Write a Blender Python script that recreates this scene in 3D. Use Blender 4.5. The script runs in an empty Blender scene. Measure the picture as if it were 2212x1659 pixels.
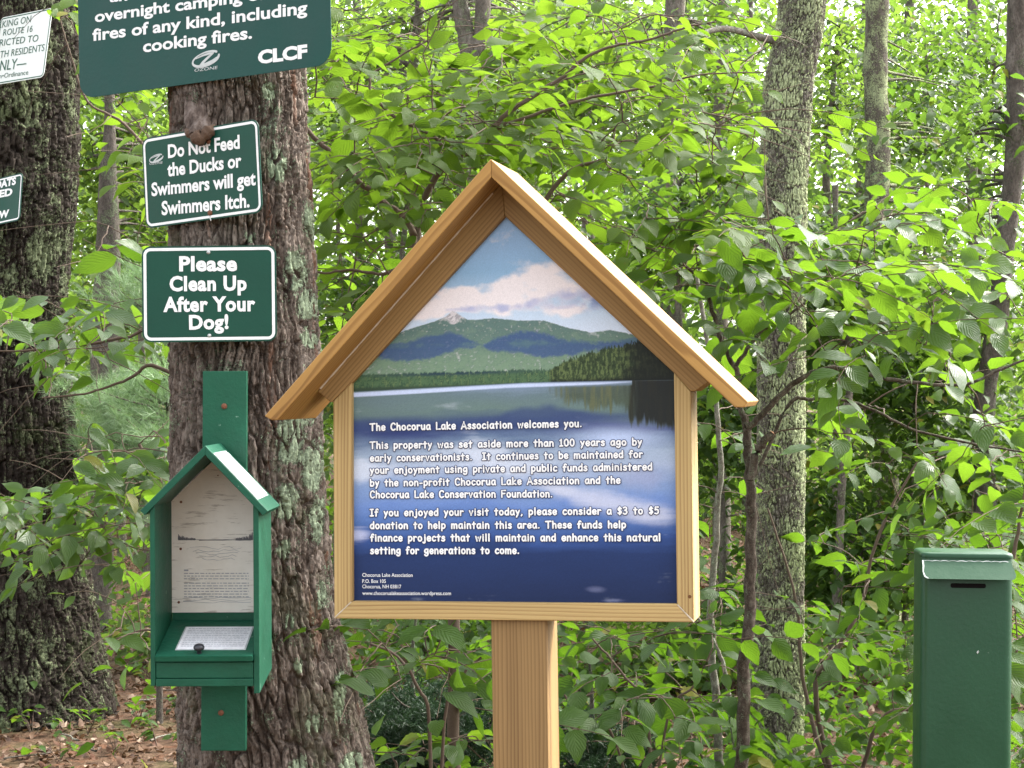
import bpy, bmesh, math, random
import numpy as np
from mathutils import Matrix, Vector

# ------------------------------------------------------------------ camera, sky, sun, exposure
SC = bpy.context.scene
COL = SC.collection
R = math.radians
EYE = 1.5
FPX = 4250.0                       # focal length in pixels of a 2212 x 1659 frame
cam_d = bpy.data.cameras.new('camera')
cam_d.sensor_width = 36.0
cam_d.lens = 36.0 * FPX / 2212.0
cam_d.clip_start = 0.05
cam_d.clip_end = 500.0
cam = bpy.data.objects.new('camera', cam_d)
COL.objects.link(cam)
cam.location = (0, 0, EYE)
cam.rotation_euler = (R(90), 0, 0)
SC.camera = cam

SUN_DIR = Vector((0.60, 0.36, 0.72)).normalized()
SUN_EL = math.asin(SUN_DIR.z)
SUN_AZ = math.atan2(SUN_DIR.x, SUN_DIR.y)
world = bpy.data.worlds.new('World')
SC.world = world
world.use_nodes = True
wn, wl = world.node_tree.nodes, world.node_tree.links
wn.clear()
wo = wn.new('ShaderNodeOutputWorld')
wb = wn.new('ShaderNodeBackground')
ws = wn.new('ShaderNodeTexSky')
ws.sky_type = 'NISHITA'
ws.sun_disc = False
ws.sun_elevation = SUN_EL
ws.sun_rotation = SUN_AZ
ws.air_density = 0.9
ws.dust_density = 4.0
ws.ozone_density = 0.6
wh = wn.new('ShaderNodeHueSaturation')
wh.inputs['Saturation'].default_value = 0.22
wl.new(ws.outputs[0], wh.inputs['Color'])
wl.new(wh.outputs[0], wb.inputs['Color'])
wb.inputs['Strength'].default_value = 0.14
wl.new(wb.outputs[0], wo.inputs['Surface'])
sun_d = bpy.data.lights.new('sun', 'SUN')
sun_d.energy = 1.35
sun_d.angle = R(12)
sun_d.color = (1.0, 0.95, 0.86)
sun = bpy.data.objects.new('sun', sun_d)
COL.objects.link(sun)
sun.location = (6, 6, 12)
sun.rotation_euler = (-SUN_DIR).to_track_quat('-Z', 'Y').to_euler()
SC.view_settings.view_transform = 'Standard'
SC.view_settings.look = 'None'
SC.view_settings.gamma = 1.0
SC.view_settings.exposure = 2.6
SC.cycles.max_bounces = 8
SC.cycles.diffuse_bounces = 1
SC.cycles.transmission_bounces = 3
SC.cycles.glossy_bounces = 2
SC.cycles.transparent_max_bounces = 4
SC.cycles.use_denoising = True

# ------------------------------------------------------------------ helpers
def P(px, py, d):
    """a point d metres ahead, measured off the survey photo (2212 wide)"""
    return np.array([(px - 1106.0) / FPX * d, d, EYE - (py - 829.5) / FPX * d])
def G(px, d, z=0.0):
    return np.array([(px - 1106.0) / FPX * d, d, z])

class Frame:
    """a flat thing's own axes: U right, V up, N out of its face"""
    def __init__(s, o, yaw, pitch=0.0, roll=0.0):
        y, p, r = R(yaw), R(pitch), R(roll)
        U = np.array([math.cos(y), -math.sin(y), 0.0])
        N = np.array([-math.sin(y), -math.cos(y), 0.0])
        Z = np.array([0, 0, 1.0])
        V = Z * math.cos(p) + N * math.sin(p)
        N2 = N * math.cos(p) - Z * math.sin(p)
        s.U = U * math.cos(r) + V * math.sin(r)
        s.V = V * math.cos(r) - U * math.sin(r)
        s.N = N2
        s.o = np.array(o, float)
    def at(s, u, v, w=0.0):
        return s.o + s.U * u + s.V * v + s.N * w
    def uv(s, px, py, w=0.0):
        d = np.array([(px - 1106.0) / FPX, 1.0, -(py - 829.5) / FPX])
        c = np.array([0, 0, EYE])
        o = s.o + s.N * w
        t = np.dot(o - c, s.N) / np.dot(d, s.N)
        q = c + d * t - o
        return np.array([np.dot(q, s.U), np.dot(q, s.V)])
    def mat(s, u=0, v=0, w=0, ang=0.0):
        """local x along ang in the UV plane, local y = in-plane left, local z = N"""
        a, b = math.cos(ang), math.sin(ang)
        X = s.U * a + s.V * b
        Y = s.V * a - s.U * b
        o = s.at(u, v, w)
        return Matrix(((X[0], Y[0], s.N[0], o[0]), (X[1], Y[1], s.N[1], o[1]),
                       (X[2], Y[2], s.N[2], o[2]), (0, 0, 0, 1)))

def tag(o, label=None, cat=None, group=None, kind=None):
    if label: o['label'] = label
    if cat: o['category'] = cat
    if group: o['group'] = group
    if kind: o['kind'] = kind
    return o
def thing(name, loc, label, cat, group=None):
    o = bpy.data.objects.new(name, None)
    o.empty_display_size = 0.1
    COL.objects.link(o)
    o.location = loc
    return tag(o, label, cat, group)
def link(name, me, mat=None, parent=None, mw=None):
    o = bpy.data.objects.new(name, me)
    if mat is not None:
        for m in (mat if isinstance(mat, (list, tuple)) else [mat]):
            me.materials.append(m)
    COL.objects.link(o)
    mw = mw if mw is not None else Matrix.Identity(4)
    if parent is not None:
        o.parent = parent
        chain = Matrix.Identity(4)
        q = parent
        while q is not None:
            chain = q.matrix_basis @ chain
            q = q.parent
        o.matrix_basis = chain.inverted() @ mw
    else:
        o.matrix_basis = mw
    return o
def mesh_np(name, V, F, smooth=False, uv=None, attrs=None, col=None):
    me = bpy.data.meshes.new(name)
    V = np.asarray(V, np.float32)
    F = np.asarray(F, np.int32)
    k = F.shape[1]
    me.vertices.add(len(V))
    me.vertices.foreach_set('co', V.ravel())
    me.loops.add(F.size)
    me.loops.foreach_set('vertex_index', F.ravel())
    me.polygons.add(len(F))
    me.polygons.foreach_set('loop_start', np.arange(0, F.size, k, dtype=np.int32))
    if smooth:
        me.polygons.foreach_set('use_smooth', np.ones(len(F), bool))
    if uv is not None:
        l = me.uv_layers.new(name='UVMap')
        l.data.foreach_set('uv', np.asarray(uv, np.float32)[F.ravel()].ravel())
    for an, av in (attrs or {}).items():
        a = me.attributes.new(an, 'FLOAT', 'POINT')
        a.data.foreach_set('value', np.asarray(av, np.float32).ravel())
    if col is not None:
        a = me.color_attributes.new('print', 'FLOAT_COLOR', 'POINT')
        a.data.foreach_set('color', np.asarray(col, np.float32).ravel())
    me.update(calc_edges=True)
    me.validate()
    return me
def bm_mesh(name, bm, smooth=False):
    me = bpy.data.meshes.new(name)
    bmesh.ops.recalc_face_normals(bm, faces=bm.faces[:])
    bm.to_mesh(me)
    bm.free()
    if smooth:
        for p in me.polygons: p.use_smooth = True
    return me
def bm_prism(poly, z0, z1, bm=None, bevel=0.0):
    """poly: 2-D outline, extruded from z0 to z1"""
    bm2 = bmesh.new()
    a = [bm2.verts.new((p[0], p[1], z0)) for p in poly]
    b = [bm2.verts.new((p[0], p[1], z1)) for p in poly]
    n = len(poly)
    bm2.faces.new(a[::-1]); bm2.faces.new(b)
    for i in range(n):
        bm2.faces.new((a[i], a[(i + 1) % n], b[(i + 1) % n], b[i]))
    if bevel > 0:
        bmesh.ops.recalc_face_normals(bm2, faces=bm2.faces[:])
        bmesh.ops.bevel(bm2, geom=bm2.edges[:], offset=bevel, segments=2, affect='EDGES', profile=0.5)
    if bm is None:
        return bm2
    t = bpy.data.meshes.new('t'); bm2.to_mesh(t); bm2.free(); bm.from_mesh(t); bpy.data.meshes.remove(t)
    return bm
def round_rect(u0, v0, u1, v1, r, n=7):
    pts = []
    for cx, cy, a0 in ((u1 - r, v1 - r, 0), (u0 + r, v1 - r, 90), (u0 + r, v0 + r, 180), (u1 - r, v0 + r, 270)):
        for i in range(n + 1):
            a = R(a0 + 90.0 * i / n)
            pts.append((cx + r * math.cos(a), cy + r * math.sin(a)))
    return pts
def ring_mesh(name, outer, inner, z):
    n = len(outer)
    V = [(p[0], p[1], z) for p in outer] + [(p[0], p[1], z) for p in inner]
    F = [(i, (i + 1) % n, n + (i + 1) % n, n + i) for i in range(n)]
    return mesh_np(name, V, F)

def hash2(i, j, s=0):
    h = np.sin(i * 127.1 + j * 311.7 + s * 74.7) * 43758.5453
    return h - np.floor(h)
def vnoise(x, y, s=0, px=None):
    """value noise; px = period in x (integer) for seamless trunks"""
    i, j = np.floor(x), np.floor(y)
    fx, fy = x - i, y - j
    fx = fx * fx * (3 - 2 * fx); fy = fy * fy * (3 - 2 * fy)
    i1 = i + 1
    if px: i, i1 = np.mod(i, px), np.mod(i1, px)
    a = hash2(i, j, s); b = hash2(i1, j, s); c = hash2(i, j + 1, s); d = hash2(i1, j + 1, s)
    return (a * (1 - fx) + b * fx) * (1 - fy) + (c * (1 - fx) + d * fx) * fy
def fbm(x, y, o=4, s=0, px=None):
    t, a, n = 0.0, 0.5, 0.0
    for k in range(o):
        t = t + a * vnoise(x * 2 ** k, y * 2 ** k, s + 13 * k, px * 2 ** k if px else None)
        n += a; a *= 0.5
    return t / n
def voro(x, y, px, s=0, jit=0.9):
    """F1 and F2-F1 of a jittered grid, periodic in x"""
    i, j = np.floor(x), np.floor(y)
    f1 = np.full(x.shape, 9.0); f2 = np.full(x.shape, 9.0); idv = np.zeros(x.shape)
    for di in (-1, 0, 1):
        for dj in (-1, 0, 1):
            ci, cj = i + di, j + dj
            m = np.mod(ci, px)
            qx = ci + 0.5 + jit * (hash2(m, cj, s) - 0.5)
            qy = cj + 0.5 + jit * (hash2(m, cj, s + 7) - 0.5)
            d = np.sqrt((x - qx) ** 2 + (y - qy) ** 2)
            n1 = d < f1
            f2 = np.where(n1, f1, np.minimum(f2, d))
            idv = np.where(n1, hash2(m, cj, s + 3), idv)
            f1 = np.where(n1, d, f1)
    return f1, f2 - f1, idv
def sstep(a, b, x):
    t = np.clip((x - a) / (b - a), 0, 1)
    return t * t * (3 - 2 * t)
def lin(c):
    c = np.asarray(c, float) / 255.0
    return np.where(c <= 0.04045, c / 12.92, ((c + 0.055) / 1.055) ** 2.4)

# ------------------------------------------------------------------ materials
class NT:
    def __init__(s, name):
        s.m = bpy.data.materials.new(name)
        s.m.use_nodes = True
        s.n = s.m.node_tree.nodes; s.l = s.m.node_tree.links
        s.n.clear()
        s.out = s.n.new('ShaderNodeOutputMaterial')
    def new(s, t, **kw):
        nd = s.n.new(t)
        for k, v in kw.items():
            if hasattr(nd, k) and k not in nd.inputs: setattr(nd, k, v)
            else: nd.inputs[k].default_value = v
        return nd
    def link(s, a, b): s.l.new(a, b)
    def math(s, op, a, b=None, c=None):
        nd = s.n.new('ShaderNodeMath'); nd.operation = op
        for i, v in enumerate((a, b, c)):
            if v is None: continue
            if isinstance(v, (int, float)): nd.inputs[i].default_value = v
            else: s.l.new(v, nd.inputs[i])
        return nd.outputs[0]
    def mapping(s, scale, coord='Object', loc=None):
        tc = s.n.new('ShaderNodeTexCoord'); mp = s.n.new('ShaderNodeMapping')
        s.l.new(tc.outputs[coord], mp.inputs['Vector'])
        mp.inputs['Scale'].default_value = scale
        if loc: mp.inputs['Location'].default_value = loc
        return mp.outputs[0]
    def noise(s, vec, scale=1.0, detail=4.0, rough=0.55, dist=0.0, out=0):
        nd = s.n.new('ShaderNodeTexNoise')
        nd.inputs['Scale'].default_value = scale; nd.inputs['Detail'].default_value = detail
        nd.inputs['Roughness'].default_value = rough; nd.inputs['Distortion'].default_value = dist
        if vec is not None: s.l.new(vec, nd.inputs['Vector'])
        return nd.outputs[out]
    def ramp(s, fac, stops, interp='LINEAR'):
        nd = s.n.new('ShaderNodeValToRGB'); cr = nd.color_ramp; cr.interpolation = interp
        while len(cr.elements) > 1: cr.elements.remove(cr.elements[-1])
        for i, (p, c) in enumerate(stops):
            e = cr.elements[0] if i == 0 else cr.elements.new(p)
            e.position = p
            e.color = (c, c, c, 1) if isinstance(c, (int, float)) else (c[0], c[1], c[2], 1)
        s.l.new(fac, nd.inputs[0])
        return nd.outputs[0]
    def mix(s, fac, a, b, blend='MIX'):
        nd = s.n.new('ShaderNodeMix'); nd.data_type = 'RGBA'; nd.blend_type = blend
        for i, v in ((0, fac), (6, a), (7, b)):
            if isinstance(v, (int, float)): nd.inputs[i].default_value = v
            elif isinstance(v, (tuple, list)): nd.inputs[i].default_value = (v[0], v[1], v[2], 1)
            else: s.l.new(v, nd.inputs[i])
        return nd.outputs[2]
    def bump(s, h, dist=0.002, strength=1.0):
        nd = s.n.new('ShaderNodeBump')
        nd.inputs['Strength'].default_value = strength; nd.inputs['Distance'].default_value = dist
        s.l.new(h, nd.inputs['Height'])
        return nd.outputs[0]
    def bsdf(s, col, rough=0.6, spec=0.4, normal=None, metal=0.0, coat=0.0):
        b = s.n.new('ShaderNodeBsdfPrincipled')
        if isinstance(col, (tuple, list)): b.inputs['Base Color'].default_value = (*col[:3], 1)
        else: s.l.new(col, b.inputs['Base Color'])
        if isinstance(rough, (int, float)): b.inputs['Roughness'].default_value = rough
        else: s.l.new(rough, b.inputs['Roughness'])
        b.inputs['Specular IOR Level'].default_value = spec
        b.inputs['Metallic'].default_value = metal
        b.inputs['Coat Weight'].default_value = coat
        if normal is not None: s.l.new(normal, b.inputs['Normal'])
        return b.outputs[0]
    def done(s, sh):
        s.l.new(sh, s.out.inputs['Surface'])
        return s.m

def mat_paint(name, col, rough=0.4, wear=(0.5, 0.5, 0.45), wear_amt=0.0, var=0.12, bumpd=0.0004, scale=9.0, spec=0.4):
    t = NT(name)
    v = t.mapping((1, 1, 1))
    n1 = t.noise(v, scale, 5, 0.6)
    c = t.mix(t.ramp(n1, [(0.3, 0.0), (0.75, 1.0)]), tuple(x * (1 - var) for x in col), tuple(min(1, x * (1 + var)) for x in col))
    n2 = t.noise(v, 110, 3, 0.6)
    if wear_amt > 0:
        n3 = t.noise(v, 38, 6, 0.7)
        c = t.mix(t.ramp(n3, [(0.72 - wear_amt * 0.1, 0.0), (0.75 - wear_amt * 0.1, 0.8)]), c, wear)
    r = t.ramp(n1, [(0.3, max(0.05, rough - 0.08)), (0.7, rough + 0.1)])
    return t.done(t.bsdf(c, r, spec, t.bump(n2, bumpd)))
def mat_wood(name, light, dark, ring=230.0, rough=0.62, pith=(0.03, -0.05), warp=0.012):
    """long grain runs along the board's own x"""
    t = NT(name)
    tc = t.new('ShaderNodeTexCoord')
    oi = t.new('ShaderNodeObjectInfo')
    st = t.new('ShaderNodeVectorMath', operation='MULTIPLY')
    t.link(tc.outputs['Object'], st.inputs[0]); st.inputs[1].default_value = (1.6, 14, 14)
    ad = t.new('ShaderNodeVectorMath', operation='ADD')
    t.link(st.outputs[0], ad.inputs[0])
    off = t.new('ShaderNodeCombineXYZ')
    t.link(t.math('MULTIPLY', oi.outputs['Random'], 37.0), off.inputs[0])
    t.link(t.math('MULTIPLY', oi.outputs['Random'], 11.0), off.inputs[1])
    t.link(off.outputs[0], ad.inputs[1])
    n = t.noise(ad.outputs[0], 1.0, 3, 0.5)
    sp = t.new('ShaderNodeSeparateXYZ'); t.link(tc.outputs['Object'], sp.inputs[0])
    po = t.math('MULTIPLY', oi.outputs['Random'], 0.03)
    y = t.math('ADD', t.math('SUBTRACT', sp.outputs[1], pith[0]), po)
    z = t.math('SUBTRACT', sp.outputs[2], pith[1])
    r = t.math('SQRT', t.math('ADD', t.math('MULTIPLY', y, y), t.math('MULTIPLY', z, z)))
    r = t.math('ADD', r, t.math('MULTIPLY', n, warp))
    st4 = t.new('ShaderNodeVectorMath', operation='MULTIPLY')
    t.link(tc.outputs['Object'], st4.inputs[0]); st4.inputs[1].default_value = (1.1, 75, 75)
    r = t.math('ADD', r, t.math('MULTIPLY', t.noise(st4.outputs[0], 1.0, 2, 0.5), 0.0055))
    s = t.math('FRACT', t.math('MULTIPLY', r, ring))
    g = t.ramp(s, [(0.0, 0.0), (0.5, 0.25), (0.78, 0.9), (0.92, 0.8), (1.0, 0.05)])
    st2 = t.new('ShaderNodeVectorMath', operation='MULTIPLY')
    t.link(tc.outputs['Object'], st2.inputs[0]); st2.inputs[1].default_value = (9, 420, 420)
    fine = t.noise(st2.outputs[0], 1.0, 3, 0.6)
    st3 = t.new('ShaderNodeVectorMath', operation='MULTIPLY')
    t.link(ad.outputs[0], st3.inputs[0]); st3.inputs[1].default_value = (0.9, 1.5, 1.5)
    broad = t.noise(st3.outputs[0], 1.0, 2, 0.5)
    gg = t.math('MULTIPLY', g, t.ramp(broad, [(0.3, 0.4), (0.7, 1.0)]))
    c = t.mix(gg, light, dark)
    c = t.mix(t.ramp(fine, [(0.35, 0.0), (0.7, 0.35)]), c, tuple(x * 0.72 for x in light))
    c = t.mix(t.ramp(broad, [(0.45, 0.0), (0.8, 0.35)]), c, tuple(x * 0.8 for x in dark))
    return t.done(t.bsdf(c, rough, 0.3, t.bump(t.math('ADD', t.math('MULTIPLY', g, 0.3), fine), 0.0003, 0.5)))
def mat_plain(name, col, rough=0.6, spec=0.3, metal=0.0, bumpd=0.0, bscale=60):
    t = NT(name)
    v = t.mapping((1, 1, 1))
    n = t.noise(v, bscale, 4, 0.6)
    c = t.mix(t.ramp(n, [(0.3, 0.0), (0.7, 1.0)]), tuple(x * 0.88 for x in col), tuple(min(1, x * 1.1) for x in col))
    return t.done(t.bsdf(c, rough, spec, t.bump(n, bumpd) if bumpd else None, metal))
def mat_leaf(name, cols, trans, tmix=0.5, rough=0.38, gloss=0.5, veins=True, yellow=0.03):
    t = NT(name)
    ge = t.new('ShaderNodeNewGeometry')
    rnd = ge.outputs['Random Per Island']
    k = len(cols)
    c = t.ramp(rnd, [((i + 0.5) / k, cc) for i, cc in enumerate(cols)])
    rn2 = t.math('FRACT', t.math('MULTIPLY', rnd, 91.7))
    if yellow > 0:
        c = t.mix(t.math('LESS_THAN', rn2, yellow), c, (0.22, 0.19, 0.03))
    norm = None
    if veins:
        uvn = t.new('ShaderNodeUVMap')
        sp = t.new('ShaderNodeSeparateXYZ'); t.link(uvn.outputs[0], sp.inputs[0])
        ax = t.math('MULTIPLY', t.math('ABSOLUTE', sp.outputs[0]), 1.0)
        w = t.math('SINE', t.math('MULTIPLY', t.math('SUBTRACT', sp.outputs[1], t.math('MULTIPLY', ax, 0.55)), 42.0))
        mid = t.math('LESS_THAN', ax, 0.035)
        vein = t.math('MAXIMUM', t.ramp(w, [(0.75, 0.0), (1.0, 0.6)]), mid)
        c = t.mix(t.math('MULTIPLY', vein, 0.16), c, (0.14, 0.2, 0.07))
        spn = t.noise(t.mapping((1, 1, 1)), 70, 3, 0.6)
        c = t.mix(t.ramp(spn, [(0.69, 0.0), (0.72, 0.7)]), c, (0.13, 0.075, 0.03))
        c = t.mix(t.ramp(t.noise(t.mapping((1, 1, 1)), 22, 2), [(0.35, 0.0), (0.7, 0.45)]), c, tuple(x * 1.35 for x in cols[0]))
        norm = t.bump(t.math('ADD', w, t.math('MULTIPLY', t.noise(t.mapping((1, 1, 1)), 45, 2), 6.0)), 0.0007, 0.4)
    b = t.bsdf(c, rough, gloss, norm)
    tr = t.new('ShaderNodeBsdfTranslucent')
    tcol = t.mix(t.math('MULTIPLY', rn2, 0.8), trans, tuple(x * y for x, y in zip(trans, (0.62, 0.75, 0.6))))
    t.link(tcol, tr.inputs['Color'])
    if norm is not None: t.link(norm, tr.inputs['Normal'])
    ms = t.new('ShaderNodeMixShader'); ms.inputs[0].default_value = tmix
    t.link(b, ms.inputs[1]); t.link(tr.outputs[0], ms.inputs[2])
    return t.done(ms.outputs[0])
def mat_bark(name, cols, lichen=(0.30, 0.36, 0.22), lichen_amt=0.3, lscale=9.0, zs=0.4, scale=26.0, bumpd=0.004, moss=0.0, attr=True, red=0.0):
    t = NT(name)
    v = t.mapping((1, 1, zs)); v2 = t.mapping((1, 1, 0.85))
    n1 = t.noise(v, scale, 6, 0.65)
    c = t.ramp(n1, [(0.30, cols[0]), (0.48, cols[1]), (0.64, cols[2])])
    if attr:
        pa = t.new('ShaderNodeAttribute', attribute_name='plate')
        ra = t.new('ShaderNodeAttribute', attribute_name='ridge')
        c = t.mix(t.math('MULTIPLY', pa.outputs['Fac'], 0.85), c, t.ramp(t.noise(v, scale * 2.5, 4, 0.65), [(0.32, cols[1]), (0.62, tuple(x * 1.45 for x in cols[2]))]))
    nf = t.noise(v, scale * 6, 4, 0.7)
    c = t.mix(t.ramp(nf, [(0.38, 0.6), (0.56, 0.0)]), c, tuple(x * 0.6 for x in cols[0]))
    if red > 0:
        nr = t.noise(t.mapping((1, 1, 0.07)), 24, 4, 0.55)
        c = t.mix(t.ramp(nr, [(0.60, 0.0), (0.66, red)]), c, (0.16, 0.062, 0.03))
    nl = t.noise(v2, lscale, 7, 0.75)
    nl2 = t.noise(v2, lscale * 16, 6, 0.8)
    lm = t.math('ADD', nl, t.math('MULTIPLY', t.math('SUBTRACT', nl2, 0.5), 0.7))
    a = 0.66 - lichen_amt * 0.3
    fac = t.ramp(lm, [(a, 0.0), (a + 0.025, 0.92)])
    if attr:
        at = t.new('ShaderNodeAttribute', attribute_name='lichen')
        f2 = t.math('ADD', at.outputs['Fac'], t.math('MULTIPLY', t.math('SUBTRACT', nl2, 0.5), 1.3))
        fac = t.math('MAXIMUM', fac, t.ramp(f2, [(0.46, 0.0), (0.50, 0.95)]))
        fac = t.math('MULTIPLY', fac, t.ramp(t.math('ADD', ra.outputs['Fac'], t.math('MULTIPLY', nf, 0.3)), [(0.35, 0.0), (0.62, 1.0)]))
    lc = t.mix(t.ramp(t.noise(v2, 140, 4, 0.7), [(0.35, 0.0), (0.65, 1.0)]), tuple(x * 0.55 for x in lichen), tuple(x * 1.35 for x in lichen))
    c = t.mix(fac, c, lc)
    if moss > 0:
        nm = t.noise(v2, 5, 6, 0.7)
        c = t.mix(t.ramp(nm, [(0.57, 0.0), (0.62, moss)]), c, (0.04, 0.062, 0.016))
    h = t.math('ADD', t.math('ADD', n1, t.math('MULTIPLY', nf, 0.6)), t.math('MULTIPLY', t.math('MULTIPLY', fac, nl2), 0.9))
    return t.done(t.bsdf(c, 0.88, 0.12, t.bump(h, bumpd)))

M_WHITE = mat_plain('white_vinyl', (0.80, 0.81, 0.80), 0.5)
M_SIGN = mat_paint('sign_green', (0.0065, 0.058, 0.037), 0.45, wear=(0.10, 0.16, 0.13), wear_amt=0.1, var=0.1, spec=0.22)
M_SIGN_BLUE = mat_paint('sign_bluish_green', (0.007, 0.057, 0.046), 0.45, wear=(0.10, 0.16, 0.13), wear_amt=0.1, var=0.1, spec=0.22)
M_SIGNW = mat_paint('sign_white', (0.72, 0.76, 0.72), 0.5, var=0.05)
M_INK = mat_plain('sign_green_ink', (0.05, 0.13, 0.09), 0.6)
M_GREY = mat_plain('logo_grey', (0.50, 0.53, 0.52), 0.5)
M_RUST = mat_plain('rusty_iron', (0.16, 0.065, 0.035), 0.8, bumpd=0.001, bscale=300)
M_STEEL = mat_plain('dull_steel', (0.45, 0.47, 0.46), 0.4, 0.5, 0.6)
M_PAINT = mat_paint('green_board_paint', (0.008, 0.080, 0.043), 0.5, wear=(0.25, 0.38, 0.3), wear_amt=0.35, var=0.2, bumpd=0.0012, spec=0.25)
M_PAINT_WORN = mat_paint('green_paint_worn', (0.010, 0.092, 0.052), 0.5, wear=(0.3, 0.36, 0.3), wear_amt=0.6, var=0.25, bumpd=0.0012, spec=0.25)
M_METAL = mat_paint('green_enamel', (0.009, 0.054, 0.021), 0.36, wear=(0.45, 0.5, 0.46), wear_amt=0.2, var=0.10, bumpd=0.0003, spec=0.32)
M_CHIP = mat_plain('chipped_primer', (0.55, 0.58, 0.55), 0.6)
M_SLOT = mat_plain('slot_dark', (0.006, 0.006, 0.006), 0.9, 0.1)
M_FRAME = mat_wood('pine_frame', (0.50, 0.355, 0.148), (0.23, 0.128, 0.043), 190, pith=(0.13, -0.035))
M_TRIM = mat_wood('pine_trim', (0.33, 0.20, 0.072), (0.14, 0.068, 0.020), 180, pith=(0.12, -0.04))
M_ROOF = mat_wood('pine_roof', (0.42, 0.235, 0.066), (0.145, 0.058, 0.011), 105, pith=(0.06, 0.02), warp=0.055)
M_POST = mat_wood('pine_post', (0.29, 0.178, 0.070), (0.115, 0.058, 0.020), 180, pith=(0.16, -0.06), warp=0.018)
M_CAULK = mat_plain('caulk', (0.52, 0.44, 0.33), 0.6)
M_PAPER = mat_plain('paper', (0.80, 0.80, 0.82), 0.6)
M_FOIL = mat_plain('clear_sleeve', (0.50, 0.55, 0.55), 0.25, 0.6)
M_PRINT = mat_plain('print_grey', (0.32, 0.33, 0.36), 0.7)
M_PRINTD = mat_plain('print_dark', (0.13, 0.13, 0.14), 0.7)
M_KNOB = mat_plain('knob_black', (0.02, 0.02, 0.026), 0.35, 0.5)

# ------------------------------------------------------------------ lettering
_glyph_cache = {}
def font_polys(s, bold=0.0, spacing=1.0):
    """filled outlines of a line of text in Blender's built-in face: verts (N,2), faces, cap height"""
    key = (s, bold, spacing)
    if key in _glyph_cache: return _glyph_cache[key]
    cu = bpy.data.curves.new('t', 'FONT')
    cu.body = s; cu.size = 1.0; cu.offset = bold; cu.resolution_u = 3; cu.space_character = spacing
    ob = bpy.data.objects.new('t', cu)
    COL.objects.link(ob)
    bpy.context.view_layer.update()
    me = bpy.data.meshes.new_from_object(ob.evaluated_get(bpy.context.evaluated_depsgraph_get()))
    V = np.array([v.co[:2] for v in me.vertices]) if len(me.vertices) else np.zeros((0, 2))
    F = [tuple(p.vertices) for p in me.polygons]
    bpy.data.objects.remove(ob); bpy.data.curves.remove(cu); bpy.data.meshes.remove(me)
    _glyph_cache[key] = (V, F)
    return V, F

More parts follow.
